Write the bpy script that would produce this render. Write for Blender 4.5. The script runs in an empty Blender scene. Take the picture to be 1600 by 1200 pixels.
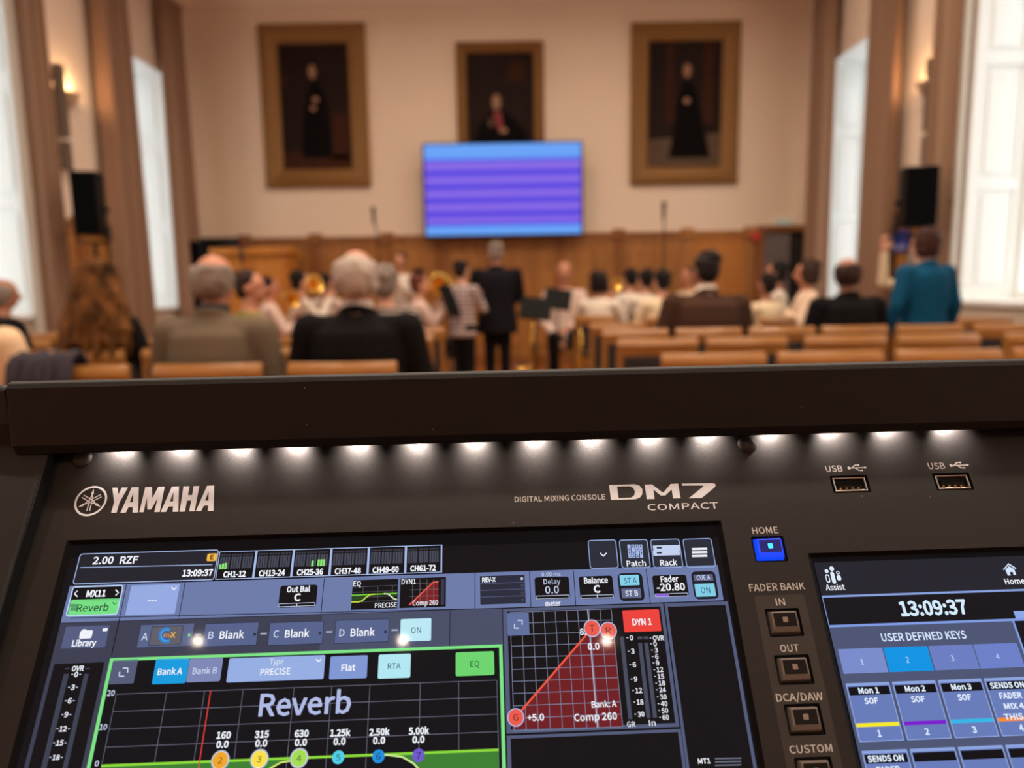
import bpy, bmesh, math, random
from mathutils import Vector, Matrix, Euler
from mathutils.geometry import tessellate_polygon

random.seed(7)
scene = bpy.context.scene
COL = scene.collection
PI = math.pi
R = math.radians

# ------------------------------------------------------------------ camera
FPX = 1110.0                       # focal length in pixels of the 1600 x 1200 frame
EYE = 1.15
PITCH, YAW, ROLL = R(7.7), R(-0.5), 0.0155
fwd0 = Vector((math.sin(YAW), math.cos(YAW), 0))
right0 = Vector((math.cos(YAW), -math.sin(YAW), 0))
upz = Vector((0, 0, 1))
FWD = fwd0 * math.cos(PITCH) - upz * math.sin(PITCH)
UP1 = fwd0 * math.sin(PITCH) + upz * math.cos(PITCH)
CRIGHT = right0 * math.cos(ROLL) - UP1 * math.sin(ROLL)
CUP = UP1 * math.cos(ROLL) + right0 * math.sin(ROLL)
CPOS = Vector((0, 0, EYE))
cam_data = bpy.data.cameras.new('camera')
cam = bpy.data.objects.new('camera', cam_data)
COL.objects.link(cam)
m = Matrix.Identity(4)
for i in range(3):
    m[i][0], m[i][1], m[i][2], m[i][3] = CRIGHT[i], CUP[i], -FWD[i], CPOS[i]
cam.matrix_world = m
cam_data.sensor_width = 36.0
cam_data.lens = FPX * 36.0 / 1600.0
cam_data.clip_start = 0.02
cam_data.clip_end = 200
cam_data.dof.use_dof = True
cam_data.dof.focus_distance = 0.295
cam_data.dof.aperture_fstop = 6.9
scene.camera = cam

scene.view_settings.view_transform = 'Standard'
scene.view_settings.look = 'None'
scene.view_settings.exposure = 0.0
scene.view_settings.gamma = 1.0
scene.view_settings.use_curve_mapping = False
try:
    scene.cycles.use_denoising = True
    scene.cycles.max_bounces = 8
    scene.cycles.transparent_max_bounces = 12
    scene.cycles.sample_clamp_indirect = 6.0
except Exception:
    pass

# ------------------------------------------------------------------ sky
SKY_STRENGTH = 2.5
world = bpy.data.worlds.new('overcast_sky')
scene.world = world
world.use_nodes = True
wn = world.node_tree.nodes
bg = wn['Background']
bg.inputs['Color'].default_value = (0.90, 0.96, 1.0, 1)
bg.inputs['Strength'].default_value = SKY_STRENGTH


def at(px, py, Y):
    """point of the room on the plane y = Y seen at a pixel of the 1600 x 1200 photograph"""
    d = FWD + CRIGHT * ((px - 800) / FPX) + CUP * (-(py - 600) / FPX)
    return CPOS + d * (Y / d.y)


def at_x(px, py, X):
    d = FWD + CRIGHT * ((px - 800) / FPX) + CUP * (-(py - 600) / FPX)
    return CPOS + d * (X / d.x)


# ------------------------------------------------------------------ console frame (panel plane)
_u = CRIGHT * (714 - 800) + CUP * (600 + 1486) + FWD * FPX
CU = _u.normalized()
_r = CRIGHT + CUP * 0.02348 + FWD * 0.03329
CR = (_r - CU * _r.dot(CU)).normalized()
CN = CR.cross(CU).normalized()
_d = FWD + CRIGHT * ((620 - 800) / FPX) + CUP * (-(855 - 600) / FPX)
CO = CPOS + _d * 0.2894
CONSOLE = Matrix.Identity(4)
for i in range(3):
    CONSOLE[i][0], CONSOLE[i][1], CONSOLE[i][2], CONSOLE[i][3] = CR[i], CU[i], CN[i], CO[i]


def L(px, py, z=0.0):
    """pixel -> (x, y) metres in the console panel's own frame, on the plane z"""
    d = FWD + CRIGHT * ((px - 800) / FPX) + CUP * (-(py - 600) / FPX)
    o = CO + CN * z
    t = (o - CPOS).dot(CN) / d.dot(CN)
    p = CPOS + d * t - o
    return Vector((p.dot(CR), p.dot(CU)))


# ------------------------------------------------------------------ materials
def lin(c):
    c = c / 255.0
    return c / 12.92 if c <= 0.04045 else ((c + 0.055) / 1.055) ** 2.4


def rgb(r, g, b):
    return (lin(r), lin(g), lin(b), 1)


MATS = {}


def mat(name, col, rough=0.6, metal=0.0, noise=0.0, nscale=40.0, bump=0.0, spec=None, emit=None, estr=0.0, stretch=None, coat=0.0, sheen=0.0):
    if name in MATS:
        return MATS[name]
    mt = bpy.data.materials.new(name)
    mt.use_nodes = True
    nt = mt.node_tree
    b = nt.nodes['Principled BSDF']
    b.inputs['Base Color'].default_value = col
    b.inputs['Roughness'].default_value = rough
    b.inputs['Metallic'].default_value = metal
    if spec is not None:
        b.inputs['Specular IOR Level'].default_value = spec
    if coat:
        b.inputs['Coat Weight'].default_value = coat
        b.inputs['Coat Roughness'].default_value = 0.15
    if sheen:
        b.inputs['Sheen Weight'].default_value = sheen
    if emit is not None:
        b.inputs['Emission Color'].default_value = emit
        b.inputs['Emission Strength'].default_value = estr
    if noise or bump:
        tc = nt.nodes.new('ShaderNodeTexCoord')
        src = tc.outputs['Object']
        if stretch:
            mp = nt.nodes.new('ShaderNodeMapping')
            mp.inputs['Scale'].default_value = stretch
            nt.links.new(src, mp.inputs['Vector'])
            src = mp.outputs['Vector']
        nz = nt.nodes.new('ShaderNodeTexNoise')
        nz.inputs['Scale'].default_value = nscale
        nz.inputs['Detail'].default_value = 4
        nt.links.new(src, nz.inputs['Vector'])
        if noise:
            mx = nt.nodes.new('ShaderNodeMix')
            mx.data_type = 'RGBA'
            lo = tuple(max(0, c * (1 - noise)) for c in col[:3]) + (1,)
            hi = tuple(min(1, c * (1 + noise)) for c in col[:3]) + (1,)
            mx.inputs[6].default_value = lo
            mx.inputs[7].default_value = hi
            nt.links.new(nz.outputs['Fac'], mx.inputs[0])
            nt.links.new(mx.outputs[2], b.inputs['Base Color'])
        if bump:
            bp = nt.nodes.new('ShaderNodeBump')
            bp.inputs['Strength'].default_value = bump
            bp.inputs['Distance'].default_value = 0.002
            nt.links.new(nz.outputs['Fac'], bp.inputs['Height'])
            nt.links.new(bp.outputs['Normal'], b.inputs['Normal'])
    MATS[name] = mt
    return mt


def glow(name, r, g, b, strength=1.0, rough=0.04):
    """lit screen pixels under the screen's glass"""
    k = 'glow_' + name
    if k in MATS:
        return MATS[k]
    mt = mat(k, (0.004, 0.004, 0.005, 1), rough=rough, spec=0.045, emit=rgb(r, g, b), estr=strength)
    mt.cycles.emission_sampling = 'NONE'
    return mt


def stripes(name, c1, c2, scale, axis='Z', c3=None, rough=0.85):
    """woven stripes, or a check when a third colour is given"""
    if name in MATS:
        return MATS[name]
    mt = mat(name, c1, rough=rough)
    nt = mt.node_tree
    b = nt.nodes['Principled BSDF']
    tc = nt.nodes.new('ShaderNodeTexCoord')
    prev = None
    for ax, c in ((axis, c2),) + ((('X', c3),) if c3 else ()):
        w = nt.nodes.new('ShaderNodeTexWave')
        w.wave_type = 'BANDS'
        w.bands_direction = ax
        w.inputs['Scale'].default_value = scale
        w.inputs['Distortion'].default_value = 0.6
        nt.links.new(tc.outputs['Object'], w.inputs['Vector'])
        rp = nt.nodes.new('ShaderNodeValToRGB')
        rp.color_ramp.elements[0].position = 0.45
        rp.color_ramp.elements[1].position = 0.6
        nt.links.new(w.outputs['Fac'], rp.inputs['Fac'])
        mx = nt.nodes.new('ShaderNodeMix')
        mx.data_type = 'RGBA'
        mx.inputs[6].default_value = c1
        mx.inputs[7].default_value = c
        if prev:
            nt.links.new(prev, mx.inputs[6])
        nt.links.new(rp.outputs['Color'], mx.inputs[0])
        prev = mx.outputs[2]
    nt.links.new(prev, b.inputs['Base Color'])
    return mt


def wood(name, c1, c2, scale=6.0, axis=(1, 1, 0.12), rough=0.35):
    if name in MATS:
        return MATS[name]
    mt = mat(name, c1, rough=rough)
    nt = mt.node_tree
    b = nt.nodes['Principled BSDF']
    tc = nt.nodes.new('ShaderNodeTexCoord')
    mp = nt.nodes.new('ShaderNodeMapping')
    mp.inputs['Scale'].default_value = axis
    nt.links.new(tc.outputs['Object'], mp.inputs['Vector'])
    nz = nt.nodes.new('ShaderNodeTexNoise')
    nz.inputs['Scale'].default_value = scale * 4
    nz.inputs['Detail'].default_value = 6
    nt.links.new(mp.outputs['Vector'], nz.inputs['Vector'])
    rp = nt.nodes.new('ShaderNodeValToRGB')
    rp.color_ramp.elements[0].color = c1
    rp.color_ramp.elements[1].color = c2
    rp.color_ramp.elements[0].position = 0.3
    rp.color_ramp.elements[1].position = 0.7
    nt.links.new(nz.outputs['Fac'], rp.inputs['Fac'])
    nt.links.new(rp.outputs['Color'], b.inputs['Base Color'])
    return mt


# ------------------------------------------------------------------ object helpers
def finish(name, me, parent=None, smooth=False):
    o = bpy.data.objects.new(name, me)
    COL.objects.link(o)
    if parent:
        o.parent = parent
    if smooth:
        me.polygons.foreach_set('use_smooth', [True] * len(me.polygons))
    me.update()
    return o


def obj(name, bm, m, parent=None, smooth=False, bevel=0.0, segs=2):
    me = bpy.data.meshes.new(name)
    bm.normal_update()
    bm.to_mesh(me)
    bm.free()
    for x in (m if isinstance(m, (list, tuple)) else [m]):
        me.materials.append(x)
    o = finish(name, me, parent, smooth)
    if bevel:
        bv = o.modifiers.new('bevel', 'BEVEL')
        bv.width = bevel
        bv.segments = segs
        bv.limit_method = 'ANGLE'
        bv.angle_limit = R(40)
    return o


def tag(o, label, cat, group=None, kind=None):
    o['label'] = label
    o['category'] = cat
    if group:
        o['group'] = group
    if kind:
        o['kind'] = kind
    return o


def thing(name, label, cat, loc=(0, 0, 0), rz=0.0, group=None):
    o = bpy.data.objects.new(name, None)
    COL.objects.link(o)
    o.empty_display_size = 0.1
    o.location = loc
    o.rotation_euler = (0, 0, rz)
    return tag(o, label, cat, group)


def struct(o):
    o['kind'] = 'structure'
    return o


def dup(root, loc, rz, label=None, group=None, scale=None):
    r = root.copy()
    COL.objects.link(r)
    r.location = loc
    r.rotation_euler = (0, 0, rz)
    if label:
        r['label'] = label
    if group:
        r['group'] = group
    if scale:
        r.scale = (scale, scale, scale)
    for ch in list(root.children):
        c = ch.copy()
        COL.objects.link(c)
        c.parent = r
        for g in list(ch.children):
            d = g.copy()
            COL.objects.link(d)
            d.parent = c
    return r


def box(bm, x0, y0, z0, x1, y1, z1, M=None, mi=0):
    vs = [bm.verts.new(p) for p in ((x0, y0, z0), (x1, y0, z0), (x1, y1, z0), (x0, y1, z0), (x0, y0, z1), (x1, y0, z1), (x1, y1, z1), (x0, y1, z1))]
    if M is not None:
        for v in vs:
            v.co = M @ v.co
    for f in ((0, 3, 2, 1), (4, 5, 6, 7), (0, 1, 5, 4), (1, 2, 6, 5), (2, 3, 7, 6), (3, 0, 4, 7)):
        fc = bm.faces.new([vs[i] for i in f])
        fc.material_index = mi
    return vs


def ringpts(c, ax, ay, rx, ry, n):
    return [c + ax * (math.cos(2 * PI * k / n) * rx) + ay * (math.sin(2 * PI * k / n) * ry) for k in range(n)]


def skin(bm, rings, closed_ends=True, mi=0):
    vr = [[bm.verts.new(p) for p in r] for r in rings]
    n = len(vr[0])
    for a, b in zip(vr, vr[1:]):
        for k in range(n):
            f = bm.faces.new((a[k], a[(k + 1) % n], b[(k + 1) % n], b[k]))
            f.material_index = mi
    if closed_ends:
        bm.faces.new(list(reversed(vr[0]))).material_index = mi
        bm.faces.new(vr[-1]).material_index = mi
    return vr


def frame_of(d):
    d = d.normalized()
    a = Vector((0, 0, 1)) if abs(d.z) < 0.9 else Vector((1, 0, 0))
    x = a.cross(d).normalized()
    return x, d.cross(x)


def cap(bm, a, b, ra, rb, n=12):
    """tapered capsule"""
    a, b = Vector(a), Vector(b)
    d = (b - a)
    if d.length < 1e-6:
        d = Vector((0, 0, 1e-4))
    dn = d.normalized()
    x, y = frame_of(dn)
    rings = []
    for t in (-0.97, -0.7, -0.35, 0):
        rings.append(ringpts(a + dn * (t * ra), x, y, ra * math.sqrt(max(0.003, 1 - t * t)), ra * math.sqrt(max(0.003, 1 - t * t)), n))
    for t in (0, 0.35, 0.7, 0.97):
        rings.append(ringpts(b + dn * (t * rb), x, y, rb * math.sqrt(max(0.003, 1 - t * t)), rb * math.sqrt(max(0.003, 1 - t * t)), n))
    skin(bm, rings)


def tube(bm, pts, rs, n=12, closed=True, mi=0):
    pts = [Vector(p) for p in pts]
    if not isinstance(rs, (list, tuple)):
        rs = [rs] * len(pts)
    rings = []
    px = None
    for i, p in enumerate(pts):
        d = (pts[min(i + 1, len(pts) - 1)] - pts[max(i - 1, 0)])
        d.normalize()
        if px is None:
            px, py = frame_of(d)
        else:
            px = (px - d * px.dot(d)).normalized()
            py = d.cross(px)
        rings.append(ringpts(p, px, py, rs[i], rs[i], n))
    skin(bm, rings, closed, mi)


def lathe(bm, prof, n=24, M=None, mi=0):
    """profile of (radius, height) turned round z"""
    rings = []
    for r, z in prof:
        rings.append([(M @ Vector((r * math.cos(2 * PI * k / n), r * math.sin(2 * PI * k / n), z))) if M is not None else Vector((r * math.cos(2 * PI * k / n), r * math.sin(2 * PI * k / n), z)) for k in range(n)])
    skin(bm, rings, True, mi)


def ell(bm, c, r, sub=2, M=None):
    res = bmesh.ops.create_icosphere(bm, subdivisions=sub, radius=1.0)
    for v in res['verts']:
        p = Vector((v.co.x * r[0], v.co.y * r[1], v.co.z * r[2])) + Vector(c)
        v.co = (M @ p) if M is not None else p


def prism(bm, poly, z0, z1, mi=0):
    a = [bm.verts.new((p[0], p[1], z0)) for p in poly]
    b = [bm.verts.new((p[0], p[1], z1)) for p in poly]
    n = len(poly)
    bm.faces.new(list(reversed(a))).material_index = mi
    bm.faces.new(b).material_index = mi
    for k in range(n):
        bm.faces.new((a[k], a[(k + 1) % n], b[(k + 1) % n], b[k])).material_index = mi


def flat(bm, loops, z, mi=0):
    """flat filled outline (first loop) with holes (other loops)"""
    vs = [[Vector((p[0], p[1], 0)) for p in lp] for lp in loops]
    tris = tessellate_polygon(vs)
    allv = [bm.verts.new((p[0], p[1], z)) for lp in loops for p in lp]
    for t in tris:
        try:
            f = bm.faces.new([allv[i] for i in t])
            f.material_index = mi
            f.normal_update()
            if f.normal.z < 0:
                f.normal_flip()
        except ValueError:
            pass


def rrect(x0, y0, x1, y1, r, n=4):
    if x0 > x1:
        x0, x1 = x1, x0
    if y0 > y1:
        y0, y1 = y1, y0
    r = min(r, (x1 - x0) / 2.01, (y1 - y0) / 2.01)
    out = []
    for cx, cy, a0 in ((x1 - r, y0 + r, -PI / 2), (x1 - r, y1 - r, 0), (x0 + r, y1 - r, PI / 2), (x0 + r, y0 + r, PI)):
        for k in range(n + 1):
            a = a0 + k * PI / 2 / n
            out.append((cx + r * math.cos(a), cy + r * math.sin(a)))
    return out


# ------------------------------------------------------------------ lettering: outlines of a plain sans-serif alphabet
B91 = '0123456789ABCDEFGHIJKLMNOPQRSTUVWXYZabcdefghijklmnopqrstuvwxyz!#$%&()*+,-./:;<=>?@[]^_{|}~'
TYPE = {
'u+':'6B5a6U5G6U5G5y4o5y4o5f5G5f5G4-5a4-5a5f615f615y5a5y',
'u-':'5j5W5a4r5a4r5H5W5H',
'u.':'5Q514*4=4/4%4*4y4t4%4g4=4a514g564t',
'u/':'5v5r6<5Z6<4h3@4z3@',
'u0':'6B5Q6$4+6c4s5p4+4!5Q4a5,4!5}5p5,6c 4}6O5Q6i5r6O5$5p5r4<5Q4v4}4<4=5p',
'u1':'6B5i6y5O6y566q4.6k4.6U5J6U5J4z4$4z4$4e5^4e5^4z5i4z',
'u2':'6B5!6m5K6$4<6u4p6Y4%6K4^6b5H6h5j6W5s645V5b4q4t4q4e5}4e5}4!5W4!5G4z504y5v5Y5=65',
'u3':'6B5#6o5L6$4?6v4t6e4*6O4}6c5K6h5j6Z5s6C5g5:4~5$4~5i5l5X5z545n4(5K4v4@4$4z4?4m4$4.4j5M4a5(4q5{535/5b5i5s5+5.5>6E',
'u4':'6B5&6y5d6y4j5L4j555h555h4e5&4e5&556355635P5&5P 5h6X5h6E5h5{5h5P4,5P5R635Z6I',
'u5':'6B4+6y4#5v4<5m535v5K5y5o5m5!5E5n4+5J4v4?4$4y4>4l4#4.4j5L4a5(4s5|5F5*5#5R5>5B5<4|5,526d5<6d5<6y',
'u6':'6B5&6w5d6$4=6d4t5j4/4z5W4a5.4s605B5:5x5Y5/5A5)4>5o556P5e6h5w6d5-6S5{6h 5U5u5v5i5&5B5u4*5W4u524.4>5U5A5o',
'u7':'6B5~6y4r6y4r6d5z6d5J5l544e5U4e5h5n5~6j',
'u8':'6B5(6m5R6#4=6n4!6C4+5:4~5u4$5Y4r504,4p5Q4a5-4p5~4}5>5V5t5p5.5-5[6A 546a5R6i5q6Y5z695t5=5e5x585:4_6C 4[5S5C5l5n5T5%4~5t4$5R4t4|4%4:52',
'u9':'6B5J6$4*6k4q5~4(5g5H5Q5g5W5#5o5l4:5D4v4_4z4*4-4u4v4;4g5E4a5$4!5|5x5(6e 4_6W5K6i5o6S5#5,5g5p5L5i4^5u4:5~',
'u:':'5Q515~4=654%5~4y5;4%5!4=5u515!565; 514*4=4/4%4*4y4t4%4g4=4a514g564t',
'uA':'6Q5J6y4f4e4&4e4{5B5*5B5}4e6P4e5l6y 5W6e5h655r5!5#5V525V5C5!5M65',
'uB':'6d4)6y4)4e5f4e664t6R596G5f5;5u685/6G6B5{6n5b6y 536e5X6e5*6X5@685*5/5W5%535% 535j5c5j5=5b62595=4+5c4y534y',
'uC':'6Y5|6u5t6$4@6a4u5o4@4$5r4a5|4i6O4%6A4@5?4%5s4x594@4[5p596K5t6f5=6a666N6J6d',
'uD':'6m4)6y4)4e5T4e684(6W5p686Y5R6y 536e5P6e5=6J665p5=4[5P4z534z',
'uE':'6L4)6y4)4e664e664!534!535i5>5i5>5&535&536d636d636y',
'uF':'6B4)6y4)4e534e535e5>5e5>5z535z536d636d636y',
'uG':'6m626u5w6$4[6a4u5o4@4$5u4a624h6S4y6S5s5q5s5q5X655X654+5>4!5x4x594@4[5p5A6K5w6f5^6a6B6N6P6d',
'uH':'6x536y4)6y4)4e534e535i665i664e6V4e6V6y666y665&535&',
'uI':'5U536y4)6y4)4e534e',
'uK':'6a536y4)6y4)4e534e535D5b5s674e6Z4e5r5/6Q6y5|6y535o',
'uL':'68536y4)6y4)4e604e604!534!',
'uM':'6[4)6y4)4e504e505z4~604|6U5E5/5q4y5*4y6H5/6X6U6W606V5z6V4e6s4e6s6y6O6y5;5h5*5M5!515r5M5k5h586y',
'uN':'6v4)6y4)4e514e515t505|4}6S5L5;644e6U4e6U6y666y665k675E694.5;5O536y',
'uO':'6!5p6$4?6a4u5p4?4%5p4a6N4%6l5p6N6a 586K5p6f646K6L5p644@5p4x584@4[5p',
'uP':'6X4)6y4)4e534e535U5a5U5~5j6J615~6l5Z6y 536e5V6e5,6V5^615-5y5W5o535o',
'uQ':'6!5p6$4?6a4u5p4;4*5d4b5&436M3?6d3@6p3^6k4E6b4C6P4B5{4I5&4c6R4+6l5p6N6a 586K5p6f646K6L5p644?5p4v584?4[5p',
'uR':'6X4)6y4)4e534e535Z5d5Z5|4e6Q4e5%5c685v6K64606m5e6y 536e5a6e5-6W5_645-5%5a5t535t',
'uS':'6N5)6v5Z6$4?6n4!6B4;5(5D5n5g5b5&5N5:515$4)5X4x534%4)4]4r4&4^4i5X4a5]4r6B535~5b5y5v5V5*595@4}6D586Y5Z6f5z6a5@6N646d',
'uT':'6N6F6y4m6y4m6d5J6d5J4e5i4e5i6d6F6d',
'uU':'6v526y4(6y4(5W4|4t5m4a6A4t6U5W6U6y666y665W5[4-5m4x5F4-525W',
'uV':'6H4(6y4e6y5E4e5h4e6H6y5@6y5n5g5e595U4&5J59595g',
'uW':'7A4.6y4l6y4~4e5T4e5x5,5$645*6Q5:645?5,6K4e6p4e726y6)6y6l5f6f596a4&6R596K5f5[6y5x6y5V5f5O595H4&5A59545f',
'uX':'6G4;6y4m6y5D5r4j4e4,4e5A545I5J5Q5a5a5J5i545/4e6C4e5h5q686y5,6y5j695c5_5U5+5L5_5E69',
'uY':'654&6y4e6y5A5R5A4e5Z4e5Z5R656y5*6y5h645Y5-5N5o5C5-5264',
'uZ':'6P6A6y4#6y4#6d5*6d4s4t4s4e6C4e6C4!4_4!6A6j',
'ua':'6E5+5_5U6C4|664!5]4-5%525;5Q5@5p5+5v5i4=5Q4u4=4)4l594a5Z4h5w4w5z4e5[4e5[5f 555E5v5R5v4;5b4!5G4v4}4!4?4?',
'ub':'6T506<4%6<4%4e4_4e4|4t5J4f5e4a5_4v6F5Q605@5k6C5L664~5@506I 5d5@5+5&5>5Q5(4.5a4v5J4z504.505z5K5;',
'uc':'5~5y675Z6C4:5@4s5O4/4v5X4a5x4f5[4t5,4-5t4z5a4v534.4?5O535%5a5@5q5<5&5)5>5_',
'ud':'6T646<5*6<5*6K5+5_5p675T6C4/5@4s5O4,4v5Q4a5o4h5,4v5/4e644e 5X5@5p5<5*5%5*4=5p4!5V4v514-4?5O535%',
'ue':'6B5/5]5U6C4:5@4s5O4:4v5Z4a5!4f5^4p5:4)5w4x5c4u534+4>5I5~5I5~5P605W 5V5[5w5+5)5a4=5a535+',
'uh':'6Q506<4%6<4%4e504e505w5K5/5f5?5!5,5*5f5*4e644e645i5]5|5m6C5L654~5<506I',
'ui':'5P50684%684%4e504e 506(4=6,4&6(4z6t4&6h4=6d506h546t',
'uk':'6B506<4%6<4%4e504e504>5R5L5,4e684e5g5c61685$68515K',
'ul':'5R506<4%6<4%4*4,4j514a5A4b5G4d5C4w594v524y504)',
'um':'7N5,645j6C5K654~5<4{684%684%4e504e505w5K5:5b5?5w5,5%5f5%4e604e605w6J5:6b5?6w5,6%5f6%4e6~4e6~5i6=5|6j6C6J645{5/',
'un':'6Q5]5|5m6C5L654~5<4{684%684%4e504e505w5K5/5f5?5!5,5*5f5*4e644e645i',
'uo':'6P5@5@5X6C4:5@4s5O4:4v5X4a5@4v6B5O 525%5X5@5$5%5;5O5$4.5X4v524.4?5O',
'up':'6T605@5k6C5L664~5@4{684%684%3)503)504S4~4s5K4f5e4a5_4v6F5Q 5d5@5+5&5>5Q5(4.5a4v5J4z504.505z5L5;',
'ur':'5u5n6B5f6C5H644~5,4{684%684%4e504e505j5I5-5b5?5j5>5q5<5u69',
'us':'5=5i675I6C4+604v5y4,5W5A5H5X565i4>5b4#5F4u4@4z4z4/4n4v4/4g5E4a5s4n5)4?5r5K5N5Z505j4@5z4|5;5I5]5a5>5q5+5$5_',
'ut':'5r546o4/6o4,684l674l5=4*5=4*4{4>4o5L4a5a4c5n4g5i4z5a4w5R4v594$544_545=5j5=5j685468',
'uu':'6Q4}684#684#544/4p5I4a5j4i5(4#5+4e614e61685&685&4]5k4$5Q4w554(4}57',
'uv':'624*684i68574e5a4e5~685$685a5E5T4[5M4y5E4[575E',
'uy':'624*684i685D4e5A4T4|464&3|4y3|4t3~4o3*4w3(4)3&5C3@5X4R5~685$685c5G5W4_5Q4$5H4_595G',
'u ':'5B',
}


def _dec(s):
    v = [B91.index(s[i]) * len(B91) + B91.index(s[i + 1]) - 400 for i in range(0, len(s), 2)]
    return [(v[i] / 200.0, v[i + 1] / 200.0) for i in range(0, len(v), 2)]


_gl = {}


def glyph(k):
    if k not in _gl:
        s = TYPE.get(k, '')
        adv = (B91.index(s[0]) * len(B91) + B91.index(s[1]) - 400) / 200.0 if s else .5
        loops = [_dec(x) for x in s[2:].split(' ') if x]
        area = lambda lp: sum(a[0] * b[1] - b[0] * a[1] for a, b in zip(lp, lp[1:] + lp[:1])) / 2
        groups = []
        inside = lambda p, lp: sum(((a[1] > p[1]) != (b[1] > p[1])) and p[0] < (b[0] - a[0]) * (p[1] - a[1]) / (b[1] - a[1]) + a[0] for a, b in zip(lp, lp[1:] + lp[:1])) % 2
        loops.sort(key=lambda lp: -abs(area(lp)))
        for lp in loops:
            for g in groups:
                if inside(lp[0], g[0]) and not any(inside(lp[0], hh) for hh in g[1:]):
                    g.append(lp)
                    break
            else:
                groups.append([lp])
        _gl[k] = (adv, groups)
    return _gl[k]


def text(bm, s, cx, cy, w, h, z, mi=0, bold=0.0, face=None):
    """a line of type centred on (cx, cy); w wide (None: natural), capitals h tall"""
    face = face or 'u'
    x, items = 0.0, []
    for ch in s:
        adv, groups = glyph(face + ch)
        items.append((x, groups))
        x += adv
    xs = [x0 + p[0] for x0, g in items for lps in g for p in lps[0]]
    x0, x1 = min(xs), max(xs)
    kx = w / (x1 - x0) if w else h
    for gx, g in items:
        for lps in g:
            pts = [[Vector((cx + (gx + p[0] - (x0 + x1) / 2) * kx, cy + (p[1] - .5) * h)) for p in lp] for lp in lps]
            flat(bm, pts, z, mi)
            if bold > .005:                       # a heavier cut of the letter: thicken its outline
                w_ = bold * 1.5 * h
                for lp in pts:
                    for p, q in zip(lp, lp[1:] + lp[:1]):
                        d = q - p
                        if d.length < 1e-7:
                            continue
                        d.normalize()
                        n_ = Vector((-d.y, d.x)) * w_
                        d = d * (w_ * .5)
                        f = bm.faces.new([bm.verts.new((v.x, v.y, z)) for v in (p - d - n_, q + d - n_, q + d + n_, p - d + n_)])
                        f.material_index = mi

# ------------------------------------------------------------------ the hall: sizes
XL, XR, YF, YB, ZC = -4.65, 4.20, 10.5, -6.6, 5.7
WT = 0.62                                        # wall thickness = depth of the window recesses
SILL, HEAD = 0.97, 4.05
WIN_R = [(8.46, 9.92), (5.38, 6.84), (2.30, 3.76), (-0.78, 0.68)]
WIN_L = [(8.41, 9.87), (5.52, 6.98), (2.63, 4.09), (-0.26, 1.20)]

# ------------------------------------------------------------------ lamps under the ceiling
WARM = (1.0, 0.83, 0.66)
LAMP_W = 34.0
M_white_metal = mat('lamp_white_metal', rgb(225, 220, 210), 0.4)
M_bulb = mat('lamp_diffuser', rgb(255, 225, 180), 0.4, emit=(1.0, 0.72, 0.45, 1), estr=3.0)


def mirror_hit(px, py, z):
    """where a ray mirrored in the tilted screen reaches the height z"""
    q = L(px, py)
    p = CO + CR * q.x + CU * q.y
    d = (p - CPOS).normalized()
    d = d - CN * (2 * d.dot(CN))
    return p + d * ((z - p.z) / d.z)


row_back = [mirror_hit(x, y, ZC - 0.18) for x, y in ((312, 1010), (630, 1003), (948, 999), (1527, 988))]
row_back.insert(3, (row_back[2] + row_back[3]) / 2)
ROW_X = [p.x for p in row_back]
ROW_Y0 = sum(p.y for p in row_back) / 5


def ceiling_lamp(x, y, label, power):
    t = thing('ceiling_lamp', label, 'lamp', (x, y, ZC), 0, 'round ceiling lamps')
    bm = bmesh.new()
    lathe(bm, [(0.02, 0), (0.02, -0.06), (0.115, -0.06), (0.125, -0.075), (0.125, -0.17), (0.11, -0.19), (0.075, -0.19), (0.07, -0.15), (0.01, -0.15)], 28)
    obj('lamp_housing', bm, M_white_metal, t, True)
    bm = bmesh.new()
    lathe(bm, [(0.005, -0.152), (0.034, -0.152), (0.038, -0.165), (0.03, -0.178), (0.005, -0.18)], 24)
    obj('lamp_diffuser', bm, M_bulb, t, True)
    la = bpy.data.lights.new('lamp_light', 'AREA')
    la.shape = 'DISK'
    la.size = 0.055
    la.spread = R(150)
    la.energy = power
    la.color = WARM
    lo = bpy.data.objects.new('lamp_light', la)
    COL.objects.link(lo)
    lo.parent = t
    lo.location = (0, 0, -0.195)
    return t


# ------------------------------------------------------------------ the hall: materials
M_wall = mat('painted_plaster', rgb(234, 212, 190), 0.85, noise=0.03, nscale=1.2)
M_ceil = mat('ceiling_paint', rgb(238, 228, 214), 0.9)
M_lining = mat('white_window_paint', rgb(236, 237, 233), 0.45)
M_panelgrey = mat('sill_panel_paint', rgb(205, 190, 172), 0.6)
M_oak = wood('golden_oak', rgb(150, 98, 48), rgb(176, 120, 62), 3.0)
M_oak_dark = wood('brown_oak', rgb(126, 76, 36), rgb(150, 94, 46), 3.0)
M_curtain = mat('tan_curtain_cloth', rgb(152, 120, 98), 0.9, spec=.1, noise=0.06, nscale=30)
M_liner = mat('pale_curtain_lining', rgb(205, 198, 188), 0.85)


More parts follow.
